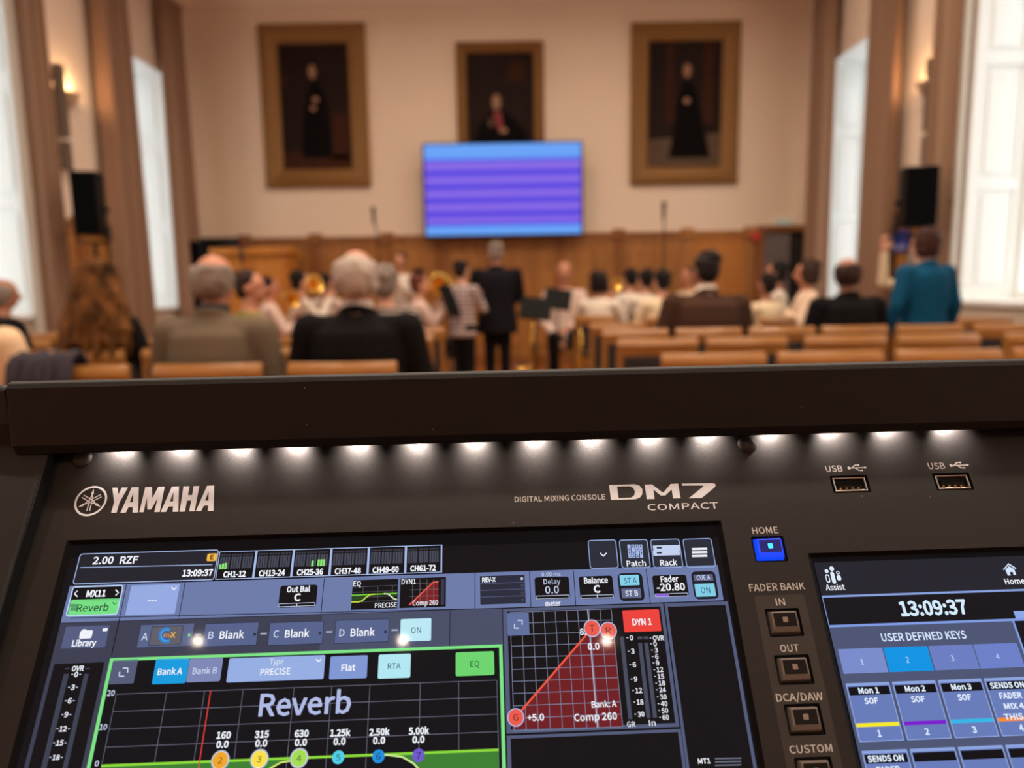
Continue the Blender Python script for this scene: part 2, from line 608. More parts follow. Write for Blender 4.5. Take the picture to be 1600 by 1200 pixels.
def floor_mat():
    mt = mat('parquet', rgb(150, 92, 44), 0.28)
    nt = mt.node_tree
    b = nt.nodes['Principled BSDF']
    tc = nt.nodes.new('ShaderNodeTexCoord')
    br = nt.nodes.new('ShaderNodeTexBrick')
    br.inputs['Scale'].default_value = 1.0
    br.inputs['Brick Width'].default_value = 0.42
    br.inputs['Row Height'].default_value = 0.07
    br.inputs['Mortar Size'].default_value = 0.002
    br.inputs['Color1'].default_value = rgb(176, 104, 44)
    br.inputs['Color2'].default_value = rgb(142, 80, 34)
    br.inputs['Mortar'].default_value = rgb(60, 32, 14)
    nt.links.new(tc.outputs['Object'], br.inputs['Vector'])
    nt.links.new(br.outputs['Color'], b.inputs['Base Color'])
    return mt


bm = bmesh.new()
box(bm, XL - WT, YB - 0.3, -0.2, XR + WT, YF + 0.3, 0)
struct(obj('floor', bm, floor_mat()))
bm = bmesh.new()
box(bm, XL - WT, YB - 0.3, ZC, XR + WT, YF + 0.3, ZC + 0.2)
struct(obj('ceiling', bm, M_ceil))
bm = bmesh.new()
box(bm, XL, YF, 0, XR, YF + 0.3, ZC)
struct(obj('wall_front', bm, M_wall))
bm = bmesh.new()
box(bm, XL, YB - 0.3, 0, XR, YB, ZC)
struct(obj('wall_back', bm, M_wall))


def side_wall(name, X, sg, wins):
    bm = bmesh.new()
    a, b = (X, X + sg * WT)
    lo, hi = min(a, b), max(a, b)
    ys = [YB - 0.3]
    for y0, y1 in sorted(wins):
        ys += [y0, y1]
    ys.append(YF + 0.3)
    for k in range(0, len(ys), 2):
        box(bm, lo, ys[k], 0, hi, ys[k + 1], ZC)
    for y0, y1 in wins:
        box(bm, lo, y0, HEAD, hi, y1, ZC)
        box(bm, lo, y0, 0, hi, y1, SILL - 0.04)
    return struct(obj(name, bm, M_wall))


side_wall('wall_left', XL, -1, WIN_L)
side_wall('wall_right', XR, 1, WIN_R)


def glass_mat():
    mt = bpy.data.materials.new('window_glass')
    mt.use_nodes = True
    nt = mt.node_tree
    nt.nodes.remove(nt.nodes['Principled BSDF'])
    tr = nt.nodes.new('ShaderNodeBsdfTransparent')
    gl = nt.nodes.new('ShaderNodeBsdfGlossy')
    gl.inputs['Roughness'].default_value = 0.02
    mx = nt.nodes.new('ShaderNodeMixShader')
    mx.inputs[0].default_value = 0.06
    nt.links.new(tr.outputs[0], mx.inputs[1])
    nt.links.new(gl.outputs[0], mx.inputs[2])
    nt.links.new(mx.outputs[0], nt.nodes['Material Output'].inputs['Surface'])
    return mt


M_glass = glass_mat()
M_brass = mat('brass', rgb(244, 196, 100), 0.2, metal=1.0)
M_brass_old = mat('aged_brass', rgb(150, 112, 60), 0.3, metal=1.0)


def panel_board(bm, P, du, dv, nrm, w, h, rows, mi=0):
    """board of width w along du and height h along dv with raised-and-fielded panels"""
    def b2(u0, v0, u1, v1, n0, n1):
        c = [P + du * u + dv * v + nrm * k for k in (n0, n1) for (u, v) in ((u0, v0), (u1, v0), (u1, v1), (u0, v1))]
        vs = [bm.verts.new(p) for p in c]
        for f in ((0, 3, 2, 1), (4, 5, 6, 7), (0, 1, 5, 4), (1, 2, 6, 5), (2, 3, 7, 6), (3, 0, 4, 7)):
            bm.faces.new([vs[i] for i in f])
    b2(0, 0, w, h, 0, 0.012)
    st = 0.09
    b2(0, 0, st, h, 0.012, 0.03)
    b2(w - st, 0, w, h, 0.012, 0.03)
    v = 0
    for k, r in enumerate(rows):
        b2(st, v * h, w - st, v * h + 0.10, 0.012, 0.03)
        v2 = v + r
        b2(st + 0.05, v * h + 0.15, w - st - 0.05, v2 * h - 0.05, 0.012, 0.026)
        v = v2
    b2(st, h - 0.1, w - st, h, 0.012, 0.03)


def window(n, X, sg, y0, y1):
    e = bpy.data.objects.new('window_%d' % n, None)
    COL.objects.link(e)
    e.location = (X, (y0 + y1) / 2, SILL)
    e['kind'] = 'structure'
    inv = -Vector(e.location)

    def put(name, bm, m_, parent=e):
        for v in bm.verts:
            v.co += inv
        o = obj(name, bm, m_, parent)
        return o
    depth = WT - 0.10
    for yy, nn in ((y1, -1), (y0, 1)):
        bm = bmesh.new()
        panel_board(bm, Vector((X, yy, SILL)), Vector((sg, 0, 0)), Vector((0, 0, 1)), Vector((0, nn, 0)), depth, HEAD - SILL, (0.33, 0.36, 0.31))
        put('shutter_board', bm, M_lining)
    bm = bmesh.new()
    box(bm, min(X, X + sg * depth), y0 + .03, HEAD - 0.025, max(X, X + sg * depth), y1 - .03, HEAD)
    put('head_lining', bm, M_lining)
    bm = bmesh.new()
    a, b = X - sg * 0.06, X + sg * WT
    box(bm, min(a, b), y0 + .002, SILL - 0.04, max(a, b), y1 - .002, SILL)
    put('window_sill', bm, M_lining)
    # sash: two casements with three bars each
    bm = bmesh.new()
    xs0, xs1 = sorted((X + sg * (depth - 0.01), X + sg * (depth + 0.06)))
    yy0, yy1 = y0 + 0.002, y1 - 0.002
    zz0, zz1 = SILL, HEAD - 0.002
    mid = (yy0 + yy1) / 2
    for ya, yb in ((yy0, yy0 + .08), (mid - .06, mid + .06), (yy1 - .08, yy1)):
        box(bm, xs0, ya, zz0, xs1, yb, zz1)
    for z in (zz0, zz0 + (zz1 - zz0) * .68, zz1 - .08):
        box(bm, xs0 + .003, yy0 + .001, z, xs1 - .003, yy1 - .001, z + .08)
    for z in (.23, .46):
        box(bm, xs0 + .02, yy0 + .001, zz0 + (zz1 - zz0) * z, xs1 - .02, yy1 - .001, zz0 + (zz1 - zz0) * z + .03)
    sf = put('window_frame', bm, M_lining)
    bm = bmesh.new()
    xg = (xs0 + xs1) / 2
    box(bm, xg - .003, yy0 + .01, zz0 + .01, xg + .003, yy1 - .01, zz1 - .01)
    put('pane', bm, M_glass)
    bm = bmesh.new()
    cap(bm, (xs0 - sg * 0.02 if sg > 0 else xs1 + 0.02, mid - .01, SILL + 1.15), (xs0 - sg * 0.02 if sg > 0 else xs1 + 0.02, mid - .01, SILL + 1.35), .012, .012, 8)
    h = put('window_handle', bm, M_brass_old)
    h['label'] = 'brass window handle'
    # daylight sampling guide: a portal in the opening (gives no light of its own)
    la = bpy.data.lights.new('daylight_portal', 'AREA')
    la.shape = 'RECTANGLE'
    la.size, la.size_y = y1 - y0, HEAD - SILL
    la.cycles.is_portal = True
    lo = bpy.data.objects.new('daylight_portal', la)
    COL.objects.link(lo)
    lo.location = (X + sg * (WT + 0.02), (y0 + y1) / 2, (SILL + HEAD) / 2)
    lo.rotation_euler = (PI / 2, 0, PI / 2) if sg > 0 else (PI / 2, 0, -PI / 2)


k = 1
for y0, y1 in WIN_L:
    window(k, XL, -1, y0, y1)
    k += 1
for y0, y1 in WIN_R:
    window(k, XR, 1, y0, y1)
    k += 1


# ---- curtains
def curtain(X, sg, y0, y1, label, liner_side=0, folds=4, seed=0):
    """tall drape gathered beside a window; sg is the side of the wall"""
    rr = random.Random(seed)
    zt, zb = 4.95, 0.06
    t = thing('curtain', label, 'curtain', (X - sg * 0.16, (y0 + y1) / 2, 0), 0, 'tall tan curtains beside the windows')

    def sheet(name, ya, yb, off, m_, amp, nf, ztop):
        bm = bmesh.new()
        n = nf * 10
        ph = rr.random() * 6
        rows = []
        for j in range(9):
            f = j / 8.0
            z = ztop + (zb - ztop) * f
            row = []
            for i in range(n + 1):
                u = i / n
                flare = 1 + 0.10 * f
                y = (u - .5) * (yb - ya) * flare + (ya + yb) / 2 - (y0 + y1) / 2
                a = amp * (0.75 + 0.35 * f)
                x = -sg * off + a * math.sin(u * nf * 2 * PI + ph) + 0.012 * math.sin(3.1 * u * nf + 2 * f + ph)
                row.append((x, y, z))
            rows.append(row)
        F, B = [], []
        for row in rows:
            F.append([bm.verts.new(p) for p in row])
            B.append([bm.verts.new((p[0] + 0.008, p[1], p[2])) for p in row])
        for a, b, rev in ((F, None, 0), (B, None, 1)):
            for r0, r1 in zip(a, a[1:]):
                for i in range(n):
                    q = (r0[i], r0[i + 1], r1[i + 1], r1[i])
                    bm.faces.new(q if not rev else tuple(reversed(q)))
        for i in range(n):
            bm.faces.new((F[0][i], B[0][i], B[0][i + 1], F[0][i + 1]))
            bm.faces.new((F[-1][i], F[-1][i + 1], B[-1][i + 1], B[-1][i]))
        for r0, r1, s0, s1 in zip(F, F[1:], B, B[1:]):
            bm.faces.new((r0[0], r1[0], s1[0], s0[0]))
            bm.faces.new((r0[n], s0[n], s1[n], r1[n]))
        return obj(name, bm, m_, t, True)
    sheet('drape', y0, y1, 0.0, M_curtain, 0.075, folds, zt)
    if liner_side:
        c = (y0 if liner_side < 0 else y1)
        s_ = sheet('curtain_lining', c - 0.06 + liner_side * .05, c + 0.06 + liner_side * .05, -0.10, M_liner, 0.03, 2, zt)
        s_['label'] = 'pale grey lining'
    bm = bmesh.new()
    cap(bm, (0, -(y1 - y0) / 2 - .15, zt + .03), (0, (y1 - y0) / 2 + .15, zt + .03), .018, .018, 10)
    obj('curtain_rod', bm, M_brass_old, t, True)
    for q in (-1, 1):
        bm = bmesh.new()
        yb_ = q * ((y1 - y0) / 2 + .1)
        cap(bm, (0, yb_, zt + .03), (sg * .155, yb_, zt + .03), .012, .012, 8)
        obj('rod_bracket', bm, M_brass_old, t, True)


curtain(XR, 1, 9.55, 10.05, 'tan curtain in the front right corner by the grey door', 0, 4, 1)
curtain(XR, 1, 7.92, 8.45, 'tan curtain between the right wall lamp and the far right window', 0, 4, 2)
curtain(XR, 1, 6.93, 7.16, 'tan curtain behind the right loudspeaker with pale lining toward the near window', -1, 3, 3)
curtain(XR, 1, 5.05, 5.45, 'tan curtain at the near edge of the near right window', 0, 3, 4)
curtain(XL, -1, 9.60, 10.1, 'tan curtain in the front left corner beside the far left window', 0, 3, 5)
curtain(XL, -1, 8.11, 8.70, 'broad tan curtain right of the left loudspeaker', 0, 5, 6)
curtain(XL, -1, 6.83, 7.08, 'tan curtain left of the left loudspeaker with pale lining', -1, 4, 7)
curtain(XL, -1, 5.15, 5.6, 'tan curtain at the near edge of the near left window', 0, 3, 8)

# ---- cornice and wainscot
zc = at(800, 6, YF).z
bm = bmesh.new()
prof = [(0, 0), (0.05, 0.0), (0.06, 0.05), (0.11, 0.10), (0.16, 0.22), (0.16, 0.26), (0, 0.26)]
r0 = [bm.verts.new((XL, YF - p[0], zc + p[1])) for p in prof]
r1 = [bm.verts.new((XR, YF - p[0], zc + p[1])) for p in prof]
for i in range(len(prof)):
    j = (i + 1) % len(prof)
    bm.faces.new((r0[i], r1[i], r1[j], r0[j]))
bm.faces.new(r0)
bm.faces.new(list(reversed(r1)))
struct(obj('trim_1', bm, M_wall))

WZ = at(800, 366, YF).z                           # top of the oak panelling
DOOR = (at(1190, 400, YF).x, at(1257, 400, YF).x)


def panelling(name, P, du, length, nrm, pil, m_, m2):
    """oak wainscot: rails, fielded panels, pilasters with small caps at the distances pil"""
    bm = bmesh.new()
    up = Vector((0, 0, 1))

    def b2(u0, z0, u1, z1, n1, mi=0, n0=0.0):
        c = [P + du * u + up * z + nrm * kk for kk in (n0, n1) for (u, z) in ((u0, z0), (u1, z0), (u1, z1), (u0, z1))]
        vs = [bm.verts.new(p) for p in c]
        for f in ((0, 3, 2, 1), (4, 5, 6, 7), (0, 1, 5, 4), (1, 2, 6, 5), (2, 3, 7, 6), (3, 0, 4, 7)):
            bm.faces.new([vs[i] for i in f]).material_index = mi
    b2(0, 0, length, WZ - .05, 0.03)
    b2(0, WZ - .06, length, WZ, 0.07, 1)
    b2(0, WZ - .14, length, WZ - .06, 0.045)
    b2(0, 0, length, 0.18, 0.05, 1)
    edges = [0] + sorted(pil) + [length]
    for p in pil:
        b2(p - .07, .18, p + .07, WZ - .06, 0.055, 1)
        b2(p - .09, WZ - .10, p + .09, WZ + .045, 0.085, 1)
    for a, b in zip(edges, edges[1:]):
        n = max(1, round((b - a) / 0.55))
        w = (b - a - .14) / n
        for q in range(n):
            u0 = a + .07 + q * w + .05
            for z0, z1 in ((.26, .62), (.72, WZ - .22)):
                if w > .18:
                    b2(u0, z0, u0 + w - .10, z1, 0.042)
                    b2(u0 + .05, z0 + .05, u0 + w - .15, z1 - .05, 0.055)
    return struct(obj(name, bm, [m_, m2], None, False, 0.004, 1))


M_oak_r = wood('oak_brighter', rgb(172, 108, 46), rgb(196, 130, 60), 3.0)  # same oak panelling, in a brighter tone at its right end
pil = [at(x, 400, YF).x - XL for x in (386, 495, 607, 686, 766, 876, 966)]
mid_x = at(1066, 400, YF).x
panelling('trim_2', Vector((XL, YF, 0)), Vector((1, 0, 0)), mid_x - XL, Vector((0, -1, 0)), pil, M_oak, M_oak_dark)
panelling('trim_3', Vector((mid_x, YF, 0)), Vector((1, 0, 0)), DOOR[0] - mid_x - .1, Vector((0, -1, 0)), [0.06, at(1170, 400, YF).x - mid_x], M_oak_r, M_oak)
panelling('trim_4', Vector((XL, 7.03, 0)), Vector((0, 1, 0)), 1.34, Vector((1, 0, 0)), [0.6], M_oak, M_oak_dark)
panelling('trim_5', Vector((XR, 6.89, 0)), Vector((0, 1, 0)), 1.53, Vector((-1, 0, 0)), [0.65], M_oak, M_oak_dark)
for nm, X, sg, wins in (('trim_6', XL, 1, WIN_L), ('trim_7', XR, -1, WIN_R)):
    bm = bmesh.new()
    for y0, y1 in wins:
        a, b = X, X + sg * .03
        box(bm, min(a, b), y0 - .05, 0.02, max(a, b), y1 + .05, SILL - .08)
        b = X + sg * .05
        box(bm, min(a, b), y0 - .05, 0.0, max(a, b), y1 + .05, .14)
    struct(obj(nm, bm, M_panelgrey))

# ---- grey door, dark sheet for the shaded gap, right end of the front wall
M_door = mat('grey_door_paint', rgb(112, 104, 102), 0.5)
M_dark = mat('passage_shade', rgb(22, 16, 14), 0.9)
e = bpy.data.objects.new('door_1', None)
COL.objects.link(e)
e.location = (DOOR[0], YF, 0)
e['kind'] = 'structure'
dw = DOOR[1] - DOOR[0]
zt = WZ - .02
bm = bmesh.new()
box(bm, -.10, -.09, 0, 0, 0, zt + .08)
box(bm, dw, -.09, 0, dw + .08, 0, zt + .08)
box(bm, 0, -.09, zt, dw, 0, zt + .08)
obj('door_frame', bm, M_oak_dark, e)
bm = bmesh.new()
box(bm, .002, -.05, .02, dw * .62, -.012, zt - .01)
box(bm, .08, -.058, .2, dw * .62 - .08, -.05, .9)
box(bm, .08, -.058, 1.05, dw * .62 - .08, -.05, zt - .12)
obj('door_infill', bm, M_door, e)
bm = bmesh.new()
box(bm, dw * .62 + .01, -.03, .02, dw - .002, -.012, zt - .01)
obj('door_infill', bm, M_dark, e)  # dark sheet painted as the shade of the open gap, not a leaf
bm = bmesh.new()
cap(bm, (dw * .62 - .06, -.07, 1.02), (dw * .62 - .17, -.07, 1.02), .011, .011, 8)
cap(bm, (dw * .62 - .06, -.04, 1.02), (dw * .62 - .06, -.07, 1.02), .011, .011, 8)
obj('door_handle', bm, M_brass_old, e)

# ---- lamps
ROWS = ((ROW_Y0, 'in the row behind the mixing desk', .38), (0.72, 'in the row above the mixing desk', 1.3), (3.28, 'in the added row above the nearest chairs', 1.0), (5.84, 'in the row above the audience', 1.15), (8.4, 'in the added row above the band', .5))  # rows over the nearest chairs and the band are added to brighten the hall
for yy, nm, pw in ROWS:
    for ci, xx in enumerate(ROW_X):
        side = ('first', 'second', 'third', 'fourth', 'fifth')[ci]
        ceiling_lamp(xx, yy, 'round white ceiling lamp, %s from the left windows %s' % (side, nm), LAMP_W * pw)

# ------------------------------------------------------------------ the mixing console
con = bpy.data.objects.new('mixing_console', None)
COL.objects.link(con)
con.matrix_world = CONSOLE
con.empty_display_size = 0.1
tag(con, 'black digital mixing console with two lit touch screens under a row of small lamps', 'mixing console')


def black_metal(name, col, rough, flecks=True):
    mt = mat(name, col, rough)
    nt = mt.node_tree
    b = nt.nodes['Principled BSDF']
    tc = nt.nodes.new('ShaderNodeTexCoord')
    nz = nt.nodes.new('ShaderNodeTexNoise')
    nz.inputs['Scale'].default_value = 2600
    nz.inputs['Detail'].default_value = 2
    nt.links.new(tc.outputs['Object'], nz.inputs['Vector'])
    bp = nt.nodes.new('ShaderNodeBump')
    bp.inputs['Strength'].default_value = 0.35
    bp.inputs['Distance'].default_value = 0.0002
    nt.links.new(nz.outputs['Fac'], bp.inputs['Height'])
    nt.links.new(bp.outputs['Normal'], b.inputs['Normal'])
    if flecks:                                   # specks of dust lying on the metal
        vo = nt.nodes.new('ShaderNodeTexVoronoi')
        vo.inputs['Scale'].default_value = 120
        nt.links.new(tc.outputs['Object'], vo.inputs['Vector'])
        n2 = nt.nodes.new('ShaderNodeTexNoise')
        n2.inputs['Scale'].default_value = 90
        nt.links.new(tc.outputs['Object'], n2.inputs['Vector'])
        mth = nt.nodes.new('ShaderNodeMath')
        mth.operation = 'LESS_THAN'
        mth.inputs[1].default_value = 0.035
        nt.links.new(vo.outputs['Distance'], mth.inputs[0])
        gt = nt.nodes.new('ShaderNodeMath')
        gt.operation = 'GREATER_THAN'
        gt.inputs[1].default_value = 0.56
        nt.links.new(n2.outputs['Fac'], gt.inputs[0])
        mu = nt.nodes.new('ShaderNodeMath')
        mu.operation = 'MULTIPLY'
        nt.links.new(mth.outputs[0], mu.inputs[0])
        nt.links.new(gt.outputs[0], mu.inputs[1])
        mx = nt.nodes.new('ShaderNodeMix')
        mx.data_type = 'RGBA'
        mx.inputs[6].default_value = col
        mx.inputs[7].default_value = rgb(150, 140, 130)
        nt.links.new(mu.outputs[0], mx.inputs[0])
        nt.links.new(mx.outputs[2], b.inputs['Base Color'])
    return mt


M_con = black_metal('console_black_metal', rgb(21, 19, 19), 0.5)
M_rim = black_metal('console_rim_metal', rgb(15, 15, 17), 0.6)
M_blk = mat('black_plastic', rgb(9, 9, 10), 0.45, spec=.12)
M_void = mat('black_gap', rgb(3, 3, 3), 0.8)
M_ink = mat('silver_print', rgb(222, 226, 232), 0.5)
M_ink2 = mat('grey_print', rgb(208, 206, 204), 0.55)
M_strip = black_metal('console_grey_strip', rgb(50, 46, 43), 0.55, False)

XLc, XRc = -0.151, 0.297            # panel edges in the console's frame
YT = 0.047                          # panel top, under the hood
YBm = -0.178
S1 = (L(105, 844.5).x, L(105, 844.5).y, L(1127.5, 818.7).x)     # main screen cut-out: left, top, right
S1B = -0.166
S2 = (0.168, -0.0078, 0.2925)
S2B = -0.150

# body: a wedge under the panel, from the hood back down to the table
up_l = Vector((CR.z, CU.z, CN.z))   # world up in the console's own axes
bm = bmesh.new()


def wz(y, z):
    return CO.z + CU.z * y + CN.z * z


TABLE_Z = 0.735
# corners in (y, z): follow the panel down, then the flat fader deck, then the underside
flat_fwd = Vector((-CU.dot(fwd0), -CN.dot(fwd0)))          # towards the user, in (y, z)
down = Vector((-CU.z, -CN.z))
A = Vector((0.074, -0.002))
B_ = Vector((YBm, -0.002))
Cc = B_ + flat_fwd * 0.21 + down * 0.035
h = wz(Cc.x, Cc.y) - TABLE_Z - 0.012
D_ = Cc + down * h
back = Vector((0.074, -0.035))
hb = wz(back.x, back.y) - TABLE_Z - 0.012
E_ = back + down * hb
poly = [A, B_, Cc, D_, E_, back]
va = [bm.verts.new((-0.168, p.x, p.y)) for p in poly]
vb = [bm.verts.new((XRc + 0.013, p.x, p.y)) for p in poly]
for i in range(len(poly)):
    j = (i + 1) % len(poly)
    bm.faces.new((va[i], vb[i], vb[j], va[j]))
bm.faces.new(list(reversed(va)))
bm.faces.new(vb)
bmesh.ops.recalc_face_normals(bm, faces=bm.faces)
obj('body', bm, M_con, con, False, 0.002)

# front panel with the two screen openings and the button and socket openings
holes = [rrect(S1[0], S1[1], S1[2], S1B, .0012), rrect(S2[0], S2[1], S2[2], S2B, .0012)]
BTN = [((1175, 839), (1230, 876.7), 'HOME'), ((1195.5, 951.7), (1256, 993.7), 'IN'), ((1210, 1024), (1272, 1068.7), 'OUT'), ((1225, 1100.7), (1290, 1148), 'DCA/DAW'), ((1241, 1185), (1308, 1233), 'CUSTOM')]
USB = [((1298.8, 742.6), (1358.8, 770)), ((1459.3, 738.9), (1519.3, 766.2))]


def lrect(a, b):
    p, q = L(*a), L(*b)
    return p.x, p.y, q.x, q.y


def brect(a, b):
    """centre and the half sizes of something seen as a skewed box"""
    p, q = L(*a), L(*b)
    c = (p + q) / 2
    return c.x, c.y


bsz = (0.0136, 0.0106)
for a, b, _ in BTN:
    cx, cy = brect(a, b)
    holes.append(rrect(cx - bsz[0] / 2, cy - bsz[1] / 2, cx + bsz[0] / 2, cy + bsz[1] / 2, .0006))
usz = (0.0165, 0.0078)
for a, b in USB:
    cx, cy = brect(a, b)
    holes.append(rrect(cx - usz[0] / 2, cy - usz[1] / 2, cx + usz[0] / 2, cy + usz[1] / 2, .0006))
bm = bmesh.new()
flat(bm, [[(XLc - .002, YBm), (XRc + .004, YBm), (XRc + .004, .0732), (XLc - .002, .0732)]] + holes, 0.0)
for hl in holes:                                   # the sides of each opening
    n = len(hl)
    t_ = [bm.verts.new((p[0], p[1], 0.0)) for p in hl]
    b_ = [bm.verts.new((p[0], p[1], -0.002)) for p in hl]
    for i in range(n):
        bm.faces.new((t_[i], b_[i], b_[(i + 1) % n], t_[(i + 1) % n]))
obj('front_panel', bm, M_con, con)

# hood over the panel with a hanging lip; the lamps sit behind the lip
bm = bmesh.new()
hood = [(0.0440, 0.0120), (0.0640, 0.0252), (0.0662, 0.0255), (0.0680, 0.0240), (0.0765, -0.004), (0.0765, -0.034), (0.0735, -0.034), (0.0735, 0.0), (0.0540, 0.0), (0.0540, 0.0072), (0.0419, 0.0072)]
hx0, hx1 = L(32, 650, .012).x, XRc + .004
va = [bm.verts.new((hx0, p[0], p[1])) for p in hood]
vb = [bm.verts.new((hx1, p[0], p[1])) for p in hood]
n = len(hood)
for i in range(n):
    j = (i + 1) % n
    f = bm.faces.new((va[i], vb[i], vb[j], va[j]))
    f.material_index = 1 if i in (8, 9, 10) else 0
bm.faces.new(list(reversed(va)))
bm.faces.new(vb)
bmesh.ops.recalc_face_normals(bm, faces=bm.faces)
obj('hood', bm, [M_rim, M_void], con, False, 0.0007, 3)

# end cheeks
M_cheek = black_metal('console_cheek_plastic', rgb(20, 20, 22), 0.5, False)
for sx, x0, x1 in ((-1, -0.176, XLc + .003), (1, XRc + .0045, XRc + .03)):
    bm = bmesh.new()
    prof = [(0.0745, -0.036), (0.0672, 0.0235), (0.064, 0.0245), (0.052, 0.0165), (0.046, 0.0068), (0.0, 0.0062), (YBm, 0.0062), (Cc.x, Cc.y + .006), (D_.x, D_.y), (E_.x, E_.y)]
    va = [bm.verts.new((x0, p[0], p[1])) for p in prof]
    vb = [bm.verts.new((x1 if (p[0] < .05 or sx > 0) else hx0 - .0012, p[0], p[1])) for p in prof]
    n = len(prof)
    for i in range(n):
        j = (i + 1) % n
        bm.faces.new((va[i], vb[i], vb[j], va[j]))
    bm.faces.new(list(reversed(va)))
    bm.faces.new(vb)
    bmesh.ops.recalc_face_normals(bm, faces=bm.faces)
    obj('end_cheek', bm, M_cheek, con, False, 0.0014, 3)

# the row of lamps under the hood
LEDX = [184, 276, 369, 459, 557, 650, 742, 837, 927, 1020, 1109, 1210, 1305, 1394, 1487]
M_led = mat('led_lens', rgb(255, 235, 220), 0.4, emit=(1.0, 0.86, 0.74, 1), estr=8.0)
M_led.cycles.emission_sampling = 'NONE'
for i, x in enumerate(LEDX):
    bm = bmesh.new()
    lx = L(x, 700 - (x - 184) * .0225).x
    lathe(bm, [(.0004, 0), (.0012, 0), (.0012, -.0012), (.0004, -.0012)], 10, Matrix.Translation((lx, .0538, .0042)) @ Matrix.Rotation(-PI / 2, 4, 'X'))
    o = obj('led_lamp', bm, M_led, con)
    la = bpy.data.lights.new('led_light', 'SPOT')
    la.energy = 0.18
    la.color = (1.0, 0.83, 0.73)
    la.spot_size = R(112)
    la.spot_blend = 1.0
    la.shadow_soft_size = 0.0007
    lo = bpy.data.objects.new('led_light', la)
    COL.objects.link(lo)
    lo.parent = con
    lo.location = (lx, .0515, .0052)
    lo.rotation_euler = (-PI / 2 + R(50), 0, 0)

# round rubber buffers
M_rub = mat('buffer_rubber', rgb(48, 44, 43), 0.55, noise=.15, nscale=900)
for px, py in ((129, 716.8), (1166.9, 695)):
    p = L(px, py)
    bm = bmesh.new()
    lathe(bm, [(.0004, .0022), (.0020, .0021), (.0033, .0015), (.0040, .0004), (.0042, 0)][::-1], 28, Matrix.Translation((p.x, p.y, 0)))
    obj('rubber_buffer', bm, M_rub, con, True)


# ---- printed words and marks
def poly_px(src, ox, oy, s):
    return [tuple(L(ox + x / s, oy + y / s)) for x, y in src]


bm = bmesh.new()
ZP = 0.00008
q = lambda pts: poly_px(pts, 80, 740, 5.333)
Yl = [(510, 118), (553, 117), (560, 175), (590, 116), (640, 116), (570, 240), (545, 326), (500, 327), (525, 240)]
flat(bm, [q(Yl)], ZP)
for dx, dy in ((0, 0), (335, -6), (628, -13)):
    a = [(672, 115), (730, 113), (725, 324), (678, 325), (681, 280), (645, 281), (622, 326), (577, 327)]
    hh = [(684, 160), (682, 238), (655, 239)]
    flat(bm, [q([(x + dx, y + dy) for x, y in a]), q([(x + dx, y + dy) for x, y in hh])], ZP)
flat(bm, [q([(735, 322), (785, 113), (840, 112), (843, 205), (893, 111), (946, 110), (905, 320), (860, 321), (888, 205), (832, 300), (802, 300), (798, 200), (770, 322)])], ZP)
flat(bm, [q([(1103, 107), (1153, 106), (1140, 180), (1175, 179), (1188, 105), (1235, 104), (1195, 314), (1150, 315), (1168, 225), (1132, 226), (1115, 317), (1070, 318)])], ZP)
o = obj('maker_lettering', bm, M_ink, con)
o['label'] = 'silver printed maker name'

# emblem: three crossed tuning forks in a ring
c = L(141.9, 782.8)
bm = bmesh.new()
ro = 0.00655
circ = lambda r, n=48: [(c.x + r * math.cos(2 * PI * k / n), c.y + r * math.sin(2 * PI * k / n)) for k in range(n)]
flat(bm, [circ(ro), circ(ro * .87)], ZP)
for k in range(3):
    a = PI / 2 + k * 2 * PI / 3
    d = Vector((math.cos(a), math.sin(a)))
    s_ = Vector((-d.y, d.x))

    def fp(t, w):
        v = c + d * (t * ro) + s_ * (w * ro)
        return (v.x, v.y)
    z_ = ZP + k * .00002
    for w in (-.085, .085):
        flat(bm, [[fp(-.66, w - .032), fp(.12, w - .032), fp(.12, w + .032), fp(-.66, w + .032)]], z_)
    flat(bm, [[fp(.06, -.12), fp(.22, -.10), fp(.36, -.045), fp(.36, .045), fp(.22, .10), fp(.06, .12)], [fp(.08, -.05), fp(.2, -.04), fp(.26, 0), fp(.2, .04), fp(.08, .05)]], z_)
    flat(bm, [[fp(.36, -.03), fp(.50, -.085), fp(.82, 0), fp(.50, .085), fp(.36, .03)]], z_)
o = obj('maker_emblem', bm, M_ink, con)
o['label'] = 'silver ring emblem with three crossed tuning forks'

q = lambda pts: poly_px(pts, 780, 740, 4.324)
bm = bmesh.new()
flat(bm, [q([(742, 78), (915, 72), (948, 82), (966, 105), (966, 140), (950, 163), (920, 174), (755, 178)]), q([(797, 88), (880, 86), (905, 97), (917, 122), (912, 148), (890, 163), (806, 167)])], ZP)
flat(bm, [q([(983, 75), (1032, 73), (1100, 126), (1112, 126), (1158, 70), (1208, 68), (1225, 167), (1175, 168), (1165, 108), (1122, 148), (1092, 149), (1042, 108), (1049, 172), (997, 173)])], ZP)
flat(bm, [q([(1233, 68), (1440, 65), (1458, 70), (1462, 83), (1450, 98), (1368, 165), (1280, 167), (1378, 88), (1374, 81), (1236, 82)])], ZP)
o = obj('model_lettering', bm, M_ink, con)
o['label'] = 'large silver model letters'


def print_text(bm, s, px, py, w, h, bold=0.0, z=ZP):
    p = L(px, py)
    kx = (L(px + 1, py) - L(px - 1, py)).x / 2
    ky = (L(px, py - 1) - L(px, py + 1)).y / 2
    text(bm, s, p.x, p.y, w * kx, h * ky, z, 0, bold)


